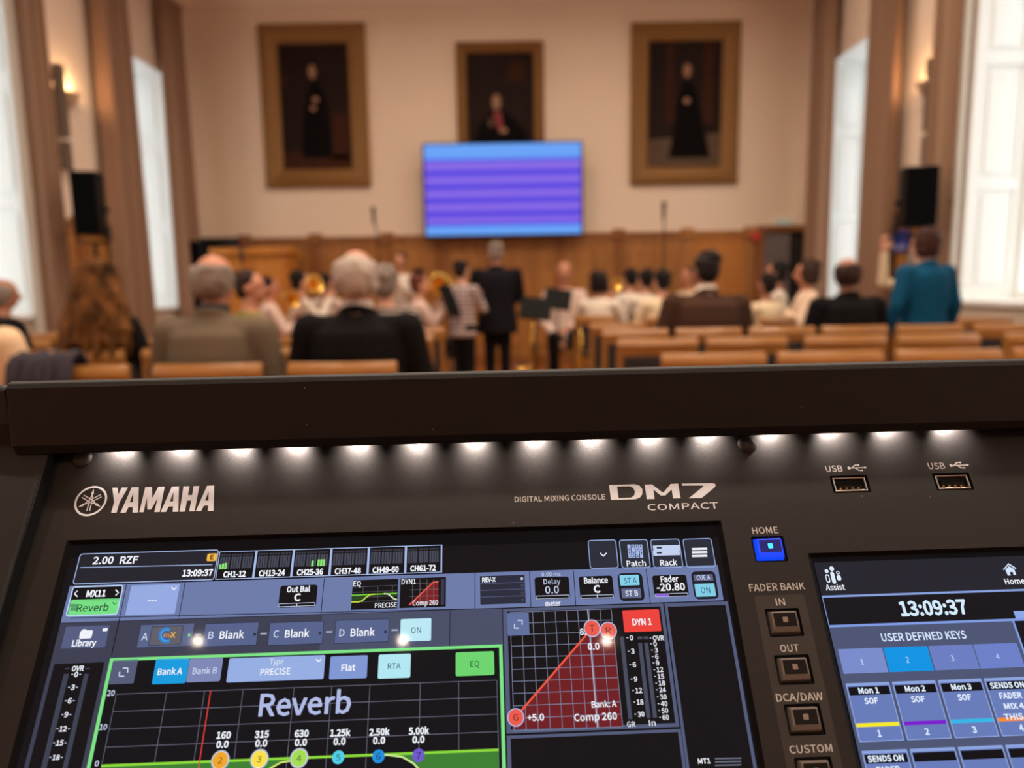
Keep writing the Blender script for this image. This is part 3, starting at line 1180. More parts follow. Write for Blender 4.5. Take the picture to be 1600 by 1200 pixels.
bm = bmesh.new()
for s, x, y, w, hh in (('DIGITAL MIXING CONSOLE', 875, 778.4, 141.5, 8.2), ('COMPACT', 1067, 791.2, 111, 9.6),('USB', 1303, 732.4, 26, 9.4), ('USB', 1463, 728, 26, 9.4), ('HOME', 1195.3, 828.6, 40, 10), ('FADER BANK', 1214, 917, 87, 11)):
    bm = bmesh.new()
    print_text(bm, s, x, y, w, hh, .010)
    obj('printed_word', bm, M_ink if s == 'COMPACT' else M_ink2, con)
for px, py in ((1338.6, 731), (1498, 727)):
    p = L(px, py)
    kx = (L(px + 40, py) - L(px - 40, py)).x / 2
    bm = bmesh.new()
    X = lambda t: p.x + kx * t * .37
    Yq = lambda t: p.y + kx * t * .37
    disc = lambda x, y, r: [(X(x) + kx * r * math.cos(a * PI / 10), Yq(y) + kx * r * math.sin(a * PI / 10)) for a in range(20)]
    seg = lambda x0, y0, x1, y1, w: [(X(x0) + w * (y1 - y0) / math.hypot(x1 - x0, y1 - y0), Yq(y0) - w * (x1 - x0) / math.hypot(x1 - x0, y1 - y0)), (X(x1) + w * (y1 - y0) / math.hypot(x1 - x0, y1 - y0), Yq(y1) - w * (x1 - x0) / math.hypot(x1 - x0, y1 - y0)), (X(x1) - w * (y1 - y0) / math.hypot(x1 - x0, y1 - y0), Yq(y1) + w * (x1 - x0) / math.hypot(x1 - x0, y1 - y0)), (X(x0) - w * (y1 - y0) / math.hypot(x1 - x0, y1 - y0), Yq(y0) + w * (x1 - x0) / math.hypot(x1 - x0, y1 - y0))]
    wln = .00022
    flat(bm, [disc(-.82, 0, .06)], ZP)
    flat(bm, [seg(-.8, 0, .85, 0, wln)], ZP)
    flat(bm, [[(X(.8), Yq(.14)), (X(1.1), Yq(0)), (X(.8), Yq(-.14))]], ZP)
    flat(bm, [seg(-.5, 0, -.15, .3, wln)], ZP)
    flat(bm, [seg(-.15, .3, .2, .3, wln)], ZP)
    flat(bm, [disc(.25, .3, .035)], ZP)
    flat(bm, [seg(-.2, 0, .15, -.3, wln)], ZP)
    flat(bm, [seg(.15, -.3, .45, -.3, wln)], ZP)
    flat(bm, [disc(.5, -.3, .032)], ZP)
    obj('socket_symbol', bm, M_ink2, con)

# grey strip behind the bank buttons
bm = bmesh.new()
p0_, p1_ = L(1180, 931), L(1256.7, 930)
x0_ = (L(1180, 931).x + L(1226.7, 1200).x) / 2
x1_ = (L(1256.7, 930).x + L(1316.7, 1200).x) / 2
hl = []
for a, b, _ in BTN[1:]:
    cx, cy = brect(a, b)
    hl.append(rrect(cx - bsz[0] / 2, cy - bsz[1] / 2, cx + bsz[0] / 2, cy + bsz[1] / 2, .0006))
flat(bm, [rrect(x0_, -0.12, x1_, p0_.y, .0016)] + hl, .00004)
o = obj('button_strip', bm, M_strip, con)
bm = bmesh.new()
for s, x, y, w, hh in (('IN', 1219, 940.7, 14, 10.5), ('OUT', 1233.3, 1012.7, 29, 11), ('DCA/DAW', 1249, 1089, 73, 12), ('CUSTOM', 1266.7, 1170, 67, 12)):
    print_text(bm, s, x, y, w, hh, .010, ZP + .00004)
obj('button_lettering', bm, M_ink2, o)

# ---- buttons
M_cap = mat('button_grey_plastic', rgb(112, 102, 96), 0.38)
M_win = mat('button_dark_window', rgb(20, 16, 15), 0.4, spec=.2)
M_dot = mat('button_grey_dot', rgb(140, 124, 110), 0.5)
M_capb = mat('button_blue_lit', rgb(6, 20, 140), 0.3, emit=rgb(18, 70, 245), estr=1.0)
M_winb = mat('button_blue_window', rgb(8, 10, 60), 0.3, emit=rgb(8, 14, 92), estr=1.0)
M_dotb = mat('button_cyan_dot', rgb(40, 190, 240), 0.4, emit=rgb(60, 205, 255), estr=1.1)
for (a, b, word), lit in zip(BTN, (1, 0, 0, 0, 0)):
    cx, cy = brect(a, b)
    lab = 'lit blue key with a cyan dot' if lit else None
    bm = bmesh.new()
    W_, H_ = bsz
    box(bm, cx - W_ / 2 + .0001, cy - H_ / 2 + .0001, -.0018, cx + W_ / 2 - .0001, cy + H_ / 2 - .0001, -.0016)
    ow = obj('button_well', bm, M_void, con)
    bm = bmesh.new()
    w2, h2 = W_ / 2 - .0012, H_ / 2 - .0009
    r0 = [Vector((cx + x, cy + y, -.0016)) for x, y in ((-w2, -h2), (w2, -h2), (w2, h2), (-w2, h2))]
    # sculpted cap: flat face with a front lip that slopes down
    x_, yt, yl, yb = w2 - .0006, h2 - .0005, -h2 * .42, -h2 + .0006
    rows = [[(-w2, h2, -.0016), (w2, h2, -.0016)], [(-x_, yt, .0016), (x_, yt, .0016)], [(-x_, yl, .0016), (x_, yl, .0016)], [(-x_ - .0003, yb, .0009), (x_ + .0003, yb, .0009)], [(-w2, -h2, -.0016), (w2, -h2, -.0016)]]
    vs = [[bm.verts.new((cx + p[0], cy + p[1], p[2])) for p in r_] for r_ in rows]
    for r_, s_ in zip(vs, vs[1:]):
        bm.faces.new((r_[0], s_[0], s_[1], r_[1]))
    bm.faces.new([r_[0] for r_ in reversed(vs)])
    bm.faces.new([r_[1] for r_ in vs])
    bmesh.ops.recalc_face_normals(bm, faces=bm.faces)
    bo = obj('push_button', bm, M_capb if lit else M_cap, con, False, .0003, 2)
    if lab:
        bo['label'] = lab
        M_capb.cycles.emission_sampling = 'NONE'
    bm = bmesh.new()
    flat(bm, [rrect(cx - x_ + .0006, cy + yl + .0001, cx + x_ - .0006, cy + yt - .0006, .0003)], .00165)
    obj('button_window', bm, M_winb if lit else M_win, bo)
    bm = bmesh.new()
    yc = cy + (yl + yt) / 2 - .0002
    flat(bm, [rrect(cx - .0010, yc - .0010, cx + .0010, yc + .0010, .0003)], .00172)
    obj('button_dot', bm, M_dotb if lit else M_dot, bo)

# ---- usb sockets
M_steel = mat('socket_steel', rgb(190, 188, 186), 0.28, metal=1.0)
M_gold = mat('contact_gold', rgb(230, 180, 90), 0.25, metal=1.0)
for a, b in USB:
    cx, cy = brect(a, b)
    t = bpy.data.objects.new('usb_socket', None)
    COL.objects.link(t)
    t.parent = con
    W_, H_ = usz
    bm = bmesh.new()
    box(bm, cx - W_ / 2 + .0001, cy - H_ / 2 + .0001, -.0018, cx + W_ / 2 - .0001, cy + H_ / 2 - .0001, -.0016)
    obj('socket_recess', bm, M_void, t)
    bm = bmesh.new()
    w2, h2 = W_ / 2 - .0011, H_ / 2 - .0007
    k = .0007
    for x0, y0, x1, y1 in ((-w2, -h2, w2, -h2 + k), (-w2, h2 - k, w2, h2), (-w2, -h2 + k, -w2 + k, h2 - k), (w2 - k, -h2 + k, w2, h2 - k)):
        box(bm, cx + x0, cy + y0, -.0016, cx + x1, cy + y1, -.0002)
    obj('socket_shell', bm, M_steel, t, False, .0002, 2)
    bm = bmesh.new()
    box(bm, cx - .0052, cy - .0012, -.0016, cx + .0052, cy + .0009, -.0008)
    obj('socket_tongue', bm, M_blk, t)
    for i in range(4):
        bm = bmesh.new()
        x = cx - .0042 + i * .0026
        box(bm, x - .0005, cy - .0019, -.00155, x + .0005, cy - .0012, -.0009)
        obj('socket_contact', bm, M_gold, t)

# ------------------------------------------------------------------ what the touch screens show
ZS = -0.0011


class Screen:
    """flat lit shapes on the screen's own plane; l is the drawing layer"""
    def __init__(s):
        s.bm = bmesh.new()
        s.mats = []

    def mi(s, c):
        nm = 'px_%d_%d_%d' % tuple(c)
        mt_ = glow(nm, *c)
        if mt_ not in s.mats:
            s.mats.append(mt_)
        return s.mats.index(mt_)

    def z(s, l):
        return ZS + l * 0.00003

    def P(s, a):
        return L(a[0], a[1], ZS)

    def rect(s, a, b, c, l, r=0.0):
        p, q = s.P(a), s.P(b)
        s.lrect(p.x, p.y, q.x, q.y, c, l, r)

    def lrect(s, x0, y0, x1, y1, c, l, r=0.0):
        pts = rrect(x0, y0, x1, y1, r) if r else [(x0, y0), (x1, y0), (x1, y1), (x0, y1)]
        flat(s.bm, [pts], s.z(l), s.mi(c))

    def frame(s, a, b, c, l, w=.0003, r=.0012):
        p, q = s.P(a), s.P(b)
        x0, x1, y0, y1 = min(p.x, q.x), max(p.x, q.x), min(p.y, q.y), max(p.y, q.y)
        flat(s.bm, [rrect(x0, y0, x1, y1, r), rrect(x0 + w, y0 + w, x1 - w, y1 - w, max(.0001, r - w))], s.z(l), s.mi(c))

    def line(s, a, b, w, c, l):
        p, q = s.P(a), s.P(b)
        s.lline((p.x, p.y), (q.x, q.y), w, c, l)

    def lline(s, p, q, w, c, l):
        p, q = Vector(p), Vector(q)
        d = (q - p).normalized()
        n = Vector((-d.y, d.x)) * (w / 2)
        flat(s.bm, [[tuple(p + n), tuple(p - n), tuple(q - n), tuple(q + n)]], s.z(l), s.mi(c))

    def path(s, pts, w, c, l):
        pp = [s.P(a) for a in pts]
        up, lo = [], []
        for i, p in enumerate(pp):
            d = (pp[min(i + 1, len(pp) - 1)] - pp[max(i - 1, 0)]).normalized()
            n = Vector((-d.y, d.x)) * (w / 2)
            up.append(tuple(p + n))
            lo.append(tuple(p - n))
        for i in range(len(pp) - 1):
            flat(s.bm, [[lo[i], lo[i + 1], up[i + 1], up[i]]], s.z(l), s.mi(c))

    def poly(s, pts, c, l):
        flat(s.bm, [[tuple(s.P(a)) for a in pts]], s.z(l), s.mi(c))

    def disc(s, a, r, c, l, r2=None):
        p = s.P(a)
        k = (L(a[0] + 1, a[1], ZS) - L(a[0] - 1, a[1], ZS)).length / 2
        ci = lambda rr_: [(p.x + rr_ * k * math.cos(2 * PI * t / 28), p.y + rr_ * k * math.sin(2 * PI * t / 28)) for t in range(28)]
        flat(s.bm, [ci(r)] + ([ci(r2)] if r2 else []), s.z(l), s.mi(c))

    def text(s, t, px, py, w, h, c, l, bold=.02):
        p = s.P((px, py))
        kx = (L(px + 1, py, ZS) - L(px - 1, py, ZS)).x / 2
        ky = (L(px, py - 1, ZS) - L(px, py + 1, ZS)).y / 2
        text(s.bm, t, p.x, p.y, (w * kx) if w else None, h * ky, s.z(l), s.mi(c), bold)

    def chevron(s, px, py, r, c, l, d='v', w=.0005):
        o = {'v': ((-r, -r * .5), (0, r * .5), (r, -r * .5)), '<': ((r * .5, -r), (-r * .5, 0), (r * .5, r)), '>': ((-r * .5, -r), (r * .5, 0), (-r * .5, r))}[d]
        s.path([(px + x, py + y) for x, y in o], w, c, l)

    def expand(s, px, py, r, c, l):
        w = .0005
        s.path([(px - r * .2, py - r), (px + r, py - r), (px + r * .95, py + r * .1)], w, c, l)
        s.path([(px - r, py - r * .1), (px - r * 1.05, py + r), (px + r * .1, py + r)], w, c, l)

    def build(s, name, parent):
        return obj(name, s.bm, s.mats, parent)


WHITE, PALE, INK = (240, 242, 250), (205, 214, 240), (30, 42, 60)
BLK, HDR = (22, 19, 21), (38, 37, 46)
SL1, SL2, SL3 = (110, 124, 170), (62, 64, 82), (84, 92, 122)
EDGE = (168, 188, 232)

# ---- the main screen
D = Screen()
BX = (1138.5, 1210)
D.lrect(L(108, 862, ZS).x + .0012, L(700, 853, ZS).y, L(1124, 840, ZS).x - .0006, S1B + .002, BLK, 1)
yr0, yr1 = L(200, 912.6, ZS).y, L(700, 952.6, ZS).y          # second band
xl, xr = L(110, 913, ZS).x, L(1122, 888, ZS).x
yb3 = L(400, 1021, ZS).y
D.lrect(xl, yr0, xr, yr1, SL1, 2)
xm = L(742.2, 895.4, ZS).x
D.lrect(xl, yr1 - .0002, L(784.5, 952, ZS).x, yb3 - .0003, SL2, 2)
D.lrect(L(503, 970, ZS).x, yr1 - .0002, L(784.5, 952, ZS).x, yb3 - .0003, (74, 80, 104), 3)
D.lrect(xl, yb3, L(174, 1030, ZS).x, S1B + .002, SL2, 2)
# header: scene box, clock
D.rect((125.2, 865.2), (334.8, 906.3), HDR, 2, .001)
D.frame((125.2, 865.2), (334.8, 906.3), EDGE, 3, .00035)
D.text('2.00', 161.7, 875.7, 31, 10.8, WHITE, 4, .03)
D.text('RZF', 202, 875, 27, 10.8, WHITE, 4, .03)
D.line((125.5, 887), (332, 882.4), .0003, EDGE, 4)
D.text('13:09:37', 309, 895.2, 46, 9.6, WHITE, 4, .04)
D.rect((324.6, 865.2), (338, 876.6), (244, 186, 72), 5, .0006)
D.text('E', 331.4, 870.8, 5, 6.5, (90, 50, 20), 6, .03)
# channel banks
cy0, cy1 = L(500, 857, ZS).y, L(500, 900.6, ZS).y
chx = [-71.3, -56.3, -41.3, -26.2, -11.1, 3.9, 18.5]
k0 = (1 + ZS / .2875)
for i, nm in enumerate(('CH1-12', 'CH13-24', 'CH25-36', 'CH37-48', 'CH49-60', 'CH61-72')):
    cxo = 0.0388
    fx = lambda v: cxo + (v * .001 - cxo) * (1 - ZS / .2875)
    x0, x1 = fx(chx[i]), fx(chx[i + 1])
    flat(D.bm, [[(x0, cy0), (x0, cy1), (x1, cy1), (x1, cy0)], [(x0 + .0003, cy0 - .0003), (x0 + .0003, cy1 + .0003), (x1 - .0006, cy1 + .0003), (x1 - .0006, cy0 - .0003)]], D.z(3), D.mi(EDGE))
    bt, bb = cy0 - .0012, cy1 + .0042
    bw = (x1 - x0 - .0020)
    for q in range(12):
        bx_ = x0 + .0008 + bw * (q + (q // 4) * .35) / 12.7
        D.lrect(bx_, bb, bx_ + bw / 12.7 * .78, bt - .0011, (70, 72, 86), 3)
        D.lrect(bx_, bt - .0007, bx_ + bw / 12.7 * .78, bt, (58, 60, 72), 3)
        hot = {0: {0: .0018, 1: .0022, 2: .0024}, 2: {6: .0022, 8: .0026, 9: .0026, 10: .0026}}.get(i, {}).get(q)
        if hot:
            D.lrect(bx_, bb - .0001, bx_ + bw / 12.7 * .86, bb + hot, (140, 226, 120), 4)
    px_ = (366.6, 425, 484.5, 543.6, 602.6, 661)[i]
    D.text(nm, px_, (897.2, 895.5, 893.9, 892.1, 890.2, 887.8)[i], (34, 40, 40, 40, 40, 39)[i], 8.6, WHITE, 4, .04)
# header buttons at the right
for a, b in (((918, 844.2), (967, 887.8)), ((966.6, 843.7), (1017, 887)), ((1015.5, 843), (1068, 886.6)), ((1066, 842.2), (1119, 886))):
    D.rect(a, b, (44, 46, 58), 2, .0008)
    D.frame(a, b, (150, 172, 220), 3, .00035)
D.chevron(942.7, 866.7, 5, WHITE, 4)
for i in range(4):
    for j in range(4):
        x, y = 980 + i * 6.1 + j * .5, 851 + j * 5.3
        if (i, j) in ((0, 0), (1, 1), (2, 2), (3, 3)):
            D.rect((x, y), (x + 5.4, y + 4.8), (170, 190, 240), 4)
        else:
            D.rect((x, y), (x + 5.4, y + 4.8), (170, 190, 240), 4)
            D.rect((x + 1.6, y + 1.4), (x + 3.9, y + 3.5), (44, 46, 58), 5)
D.text('Patch', 994, 880.4, 29.5, 8.8, WHITE, 4)
for y in (852.7, 860.6):
    D.rect((1019.8, y), (1062.8, y + 6.8), (195, 208, 240), 4)
    D.rect((1026, y + 2.2), (1034, y + 4.4), (40, 44, 60), 5)
D.text('Rack', 1044.5, 879.2, 26, 8.8, WHITE, 4)
for y in (857.6, 863, 868.6):
    D.line((1081, y + .4), (1105, y - .2), .0009, WHITE, 4)
# second band
for a, b in (((198.3, 911.5), (187, 966)), ((289.8, 909), (280, 964)), ((507, 903.7), (501.6, 959)), ((742.2, 895.4), (742.2, 951.6)), ((827.4, 892.6), (829.4, 949)), ((896, 892), (899.7, 947)), ((1009.3, 889), (1016.4, 944))):
    D.line(a, b, .0003, (34, 36, 58), 4)
D.frame((113.8, 916.4), (183.7, 961), (190, 215, 245), 4, .0005)
D.rect((115, 918), (187, 937.3), BLK, 3)
D.rect((112, 937.3), (183, 960), (118, 224, 132), 3)
D.text('MX11', 150.6, 927.3, 29, 9.6, WHITE, 4, .04)
D.chevron(118.9, 927.8, 4.6, WHITE, 4, '<')
D.chevron(183, 926, 4.6, WHITE, 4, '>')
D.text('Reverb', 145.5, 949.5, 49, 11, (44, 70, 54), 5, .01)
for i in range(2):
    for j in range(2):
        D.rect((110.8 + i * 5.6, 944 + j * 5.3), (115.8 + i * 5.6, 948.6 + j * 5.3), (84, 160, 98), 4)
D.chevron(179.3, 942.9, 3.4, (50, 80, 60), 4, 'v', .0003)
D.rect((205.6, 915), (273.2, 959), (150, 170, 226), 4, .0004)
for x in (233.8, 238.4, 243):
    D.line((x - 1.7, 938.4), (x + 1.7, 938.3), .0005, WHITE, 5)
D.chevron(272.2, 919.6, 4, WHITE, 5)
D.rect((438.3, 915.4), (493.7, 948), BLK, 4, .0012)
D.text('Out Bal', 466.5, 920.6, 35.5, 8.4, WHITE, 5, .03)
D.text('C', 465, 933.4, 9, 11, WHITE, 5, .04)
D.frame((435.8, 943.2), (492.2, 946.8), PALE, 5, .0002, .0003)
D.line((463.8, 942.4), (463.7, 947.2), .0003, PALE, 6)
# small equaliser and dynamics pictures
D.rect((551.5, 906.8), (620.6, 950.7), BLK, 4)
D.text('EQ', 558.3, 912, 11.7, 7.8, WHITE, 6, .01)
for y in (917.5, 926, 934, 941):
    D.line((551, y), (620.6, y - 3), .00015, (96, 98, 112), 5)
for x in (567.5, 590.5, 613.5):
    D.line((x, 916), (x - .6, 942), .00015, (96, 98, 112), 5)
D.line((549.6, 930.2), (620.6, 927.1), .0005, (118, 204, 60), 6)
D.poly([(549.6, 930.2), (620.6, 927.1), (620.5, 932), (612, 929), (580, 929.5), (568, 938), (549.4, 939)], (44, 70, 34), 5.5)
D.path([(549.2, 940.6), (560, 940.6), (566, 939), (572, 933.5), (578, 929.3), (586, 928.4)], .0005, (196, 226, 70), 7)
D.path([(600, 927.6), (607, 928.4), (612, 932.6), (616, 936), (620.3, 937)], .0005, (215, 240, 190), 7)
D.text('PRECISE', 603, 945.6, 33.8, 7.4, WHITE, 6, .01)
D.rect((625.8, 904), (696.6, 948), BLK, 4)
D.poly([(642.5, 945.2), (676.4, 910.6), (685, 908.8), (685.4, 943.6)], (124, 34, 38), 5)
for x in (644.5, 656, 667, 677.5):
    D.line((x, 905.5), (x + .4, 946.5), .00015, (120, 112, 122), 6)
for y in (912, 922, 932, 942):
    D.line((640, y), (685.4, y - 1.4), .00015, (120, 112, 122), 6)
D.path([(639.3, 945.8), (676.4, 910.4), (685, 908.6)], .0005, (238, 92, 76), 7)
D.text('DYN1', 638.8, 909, 22, 7.8, WHITE, 8, .01)
D.text('Comp 260', 664.7, 942, 39.4, 7.6, WHITE, 8, .01)
D.rect((689, 905), (694, 945), (56, 58, 78), 5)
# inserted effect list
D.rect((749.8, 900.5), (821.5, 942.6), (44, 46, 62), 4)
for y in (911, 921.5, 932):
    D.line((750, y + 1.2), (820.5, y - 1.2), .0002, (92, 100, 140), 5)
D.text('REV-X', 763.8, 906, 20.5, 6.6, WHITE, 5, .03)
for i, y in enumerate((904.3, 915.4, 926.6, 938)):
    D.rect((813.4 + i * .5, y - 2), (817.4 + i * .5, y + 2), (150, 156, 180) if i == 0 else (84, 88, 110), 5)
    D.rect((814.2 + i * .5, y - 1.2), (816.6 + i * .5, y + 1.2), WHITE if i == 0 else (44, 46, 62), 6)
D.text('0.00 ms', 861, 897.2, 29.5, 6.4, PALE, 5, .0)
D.rect((835, 902.4), (891, 935.6), BLK, 4, .001)
D.text('Delay', 862.3, 908.8, 26, 8.3, PALE, 5, .0)
D.text('0.0', 862.5, 921.6, 21, 11, PALE, 5, .01)
D.frame((837.2, 931), (889.8, 934.8), PALE, 5, .0002, .0003)
D.text('meter', 864, 942.8, 23, 8, WHITE, 5, .02)
D.rect((904, 901), (960, 934.8), BLK, 4, .001)
D.text('Balance', 931, 906.8, 36.6, 8.7, WHITE, 5, .03)
D.text('C', 932.6, 920.4, 9, 11, WHITE, 5, .04)
D.frame((907.2, 930.4), (958.8, 934), PALE, 5, .0002, .0003)
D.line((933.2, 929), (933.4, 934), .0003, PALE, 6)
D.rect((964.3, 896.2), (1008, 938.4), (30, 30, 38), 4, .0018)
D.rect((967.7, 899), (999.5, 914.3), (132, 210, 236), 5, .0003)
D.text('ST A', 984.6, 907.3, 20, 8.4, INK, 6, .0)
D.rect((970.5, 920), (1002.3, 934), (98, 106, 142), 5, .0003)
D.text('ST B', 986.8, 927, 20, 8.2, WHITE, 6, .01)
D.rect((1018.6, 899.6), (1076.8, 932), BLK, 4, .001)
D.text('Fader', 1045.9, 904.8, 27, 8.6, WHITE, 5, .03)
D.text('-20.80', 1048, 917.2, 43.6, 10.8, WHITE, 5, .03)
D.frame((1023.2, 928), (1075.4, 931.6), PALE, 5, .0002, .0003)
D.rect((1024, 928.4), (1045.4, 931.9), (140, 96, 222), 6)
D.rect((1079, 893.4), (1123.8, 935.6), (30, 30, 38), 4, .0018)
D.rect((1083, 898.2), (1114.8, 907.4), (92, 96, 130), 5, .0002)
D.text('CUE A', 1098.8, 902.4, 21, 6.8, PALE, 6, .01)
D.rect((1084.7, 912.5), (1119, 931.6), (128, 206, 232), 5, .0003)
D.text('ON', 1102, 922.2, 14.5, 9.2, INK, 6, .0)
# third band: library and the four slots
D.line((187, 966.7), (174.7, 1023.4), .0004, (24, 24, 34), 4)
D.line((110, 966), (784, 950.5), .0003, (34, 36, 50), 4)
D.rect((103.6, 979.4), (164.2, 1011.4), (86, 94, 130), 4, .0004)
D.rect((126.4, 985.2), (143, 997.5), WHITE, 5, .0007)
D.rect((128.6, 983.4), (135, 988), WHITE, 6, .0005)
D.text('Library', 131.9, 1004.8, 36.5, 9.4, WHITE, 5, .03)
D.rect((161, 981.6), (168, 986.4), WHITE, 5, .0005)
D.frame((220.2, 976), (299, 1009.8), (44, 48, 66), 5, .0002, .0002)
D.rect((220.2, 976), (299, 1009.8), (90, 100, 138), 4)
D.text('A', 226.6, 994.9, 9, 11, PALE, 6, .01)
D.rect((238, 979), (282, 1007.4), (98, 96, 106), 5)
D.frame((238, 979), (282, 1007.4), (30, 30, 38), 6, .0002, .0002)
for r_, c_ in ((12, (40, 130, 220)), (9, (60, 170, 240)), (6.4, (36, 110, 200))):
    D.path([(260.5 + r_ * math.cos(t) * .98, 992.8 + r_ * math.sin(t)) for t in [R(60 + 24 * i) for i in range(11)]], .0005, c_, 7)
D.text('REV-', 262, 993, 12, 5, (214, 140, 70), 8, .02)
D.text('X', 270.6, 992.2, 8, 8.6, (240, 176, 84), 8, .02)
D.disc((295.8, 992.4), 2.2, (120, 220, 120), 6)
for px0, a, b, w_, lt, lx_, bx_ in ((0, (321, 974.5), (400.8, 1008.3), 37, 'B', 330, 362.5), (0, (422, 972.8), (503.8, 1006), 37, 'C', 431.8, 464.4), (0, (524.5, 969.4), (607, 1003), 37, 'D', 534.6, 566.8)):
    D.rect(a, b, (88, 100, 142), 4)
    D.frame(a, b, (40, 44, 62), 5, .0002, .0002)
    yy = 992.6 - (lx_ - 330) * .019
    D.text(lt, lx_, yy, 8, 11, PALE, 6, .01)
    D.text('Blank', bx_, yy - .8, w_, 11.4, WHITE, 6, .02)
    D.rect((bx_ + 33.6, yy - 3.4), (bx_ + 37.6, yy + .6), (44, 50, 70), 6)
for x, y in ((309.6, 992), (412, 990.1), (514.4, 987.4), (616.8, 984.6)):
    D.line((x - 5, y + .1), (x + 5, y - .1), .0006, (166, 172, 196), 4)
D.rect((626.2, 967.6), (673.5, 1001), (186, 232, 244), 4, .0005)
D.text('ON', 650, 984.6, 15.4, 9, INK, 5, .0)
D.line((703.4, 954), (702.5, 1011), .0003, (40, 44, 60), 4)
# dynamics panel
yD0, yD1 = L(785.5, 951.4, ZS).y, L(791.5, 1146.4, ZS).y
xD0, xD1 = L(786, 960, ZS).x, L(1037, 950, ZS).x
D.lrect(xD0, yD0, xD1, yD1, SL3, 3)
D.lrect(xD0 + .0016, yD0 - .0011, xD1 - .0013, yD1 + .0013, BLK, 4)
D.lrect(xD0, yD1 - .0007, xD1 + .0003, S1B + .002, SL3, 3)
D.lrect(xD0 + .0014, yD1 - .0017, xD1 - .0008, S1B + .003, BLK, 4)
D.lrect(xD1 + .0005, yD0, L(1138, 945, ZS).x, S1B + .002, SL3, 3)
D.lrect(xD1 + .0016, yD0 - .0014, L(1134, 950, ZS).x, S1B + .003, BLK, 4)
gl, gr = D.P((797, 957)), D.P((973, 1135.5))
gp = (gr.x - gl.x) / 9
gq = (gl.y - gr.y) / 10
GC = (126, 132, 160)
D.poly([(803, 1121), (925, 981.6), (950, 981), (960, 990), (973, 1135.5), (801, 1139.5)], (112, 32, 36), 5)
for i in range(10):
    D.lline((gl.x + gp * i, gl.y), (gl.x + gp * i, gr.y), .00022, GC, 6)
for j in range(11):
    D.lline((gl.x, gl.y - gq * j), (gr.x, gl.y - gq * j), .00022, GC, 6)
D.lline((gl.x + gp * 6.9, gl.y), (gl.x + gp * 6.9, gr.y), .00035, (190, 190, 214), 6.5)
D.line((805.6, 1121), (925, 981.6), .0007, (240, 88, 66), 7)
D.rect((792.4, 958.5), (827.5, 992.4), (98, 112, 158), 7, .0003)
D.expand(810, 975.5, 6, PALE, 8)
for x, y, ch in ((925, 981.8, 'T'), (950.5, 985.4, 'R'), (805.8, 1121, 'G')):
    D.disc((x, y), 13.2, (176, 196, 238), 8)
    D.disc((x, y), 11.7, (236, 92, 78), 9)
    D.text(ch, x, y, 8, 10.2, (70, 20, 22), 10, .0)
D.text('8.', 910.5, 987.2, 9, 9.4, WHITE, 7.5, .02)
D.text('0.0', 927.4, 1010, 17.4, 10, WHITE, 8, .03)
D.text('+5.0', 837, 1121, 25.5, 10, WHITE, 8, .03)
D.text('Bank: A', 943.6, 1100.2, 38.4, 9.6, WHITE, 8, .02)
D.text('Comp 260', 930.4, 1120, 66.6, 11, WHITE, 8, .02)
D.rect((972, 954), (1033.6, 986), (236, 68, 60), 5, .0004)
D.text('DYN 1', 1003, 971.8, 29.4, 9.6, WHITE, 6, .03)
MB = (72, 76, 94)
D.rect((968.5, 995), (988, 1123.5), MB, 5)
D.rect((997, 1005), (1016.5, 1122), MB, 5)
D.rect((1006.5, 1004.5), (1026.5, 1121.5), MB, 5)
D.rect((996, 994.8), (1003.6, 999), MB, 5)
D.rect((1005.4, 994.6), (1013, 998.8), MB, 5)
for t_, x, y in (('0', 986.5, 996.6), ('3', 988.6, 1017.6), ('6', 991, 1038.6), ('9', 993, 1061), ('12', 998, 1079), ('18', 1000, 1097), ('30', 1001.5, 1116)):
    D.text(t_, x, y, 5 * len(t_), 7.6, WHITE, 6, .02)
    D.line((x - 2.6 * len(t_) - 5, y), (x - 2.6 * len(t_) - 2.4, y), .0003, PALE, 6)
for t_, x, y in (('OVR', 1028.5, 997), ('0', 1023.4, 1006), ('3', 1025, 1016), ('6', 1026, 1026), ('9', 1027.3, 1036), ('12', 1031, 1046.4), ('15', 1032.4, 1057), ('18', 1034, 1067.4), ('24', 1035, 1078), ('30', 1036.3, 1089), ('40', 1037.5, 1099.5), ('50', 1038.7, 1110.3), ('60', 1040, 1121)):
    w_ = 17 if t_ == 'OVR' else 5 * len(t_)
    D.text(t_, x, y, w_, 7.4, WHITE, 6, .02)
    D.line((x - w_ / 2 - 5, y), (x - w_ / 2 - 2.6, y), .0003, PALE, 6)
D.text('GR', 986, 1131.6, 12.6, 8.4, WHITE, 6, .01)
D.text('In', 1019, 1129.6, 10, 9, WHITE, 6, .01)
D.text('MT1', 1100, 1189, 18.6, 7.8, WHITE, 5, .03)
for y in (1185.4, 1190.6, 1196):
    D.line((1117, y), (1158, y - .9), .0004, (110, 114, 134), 5)
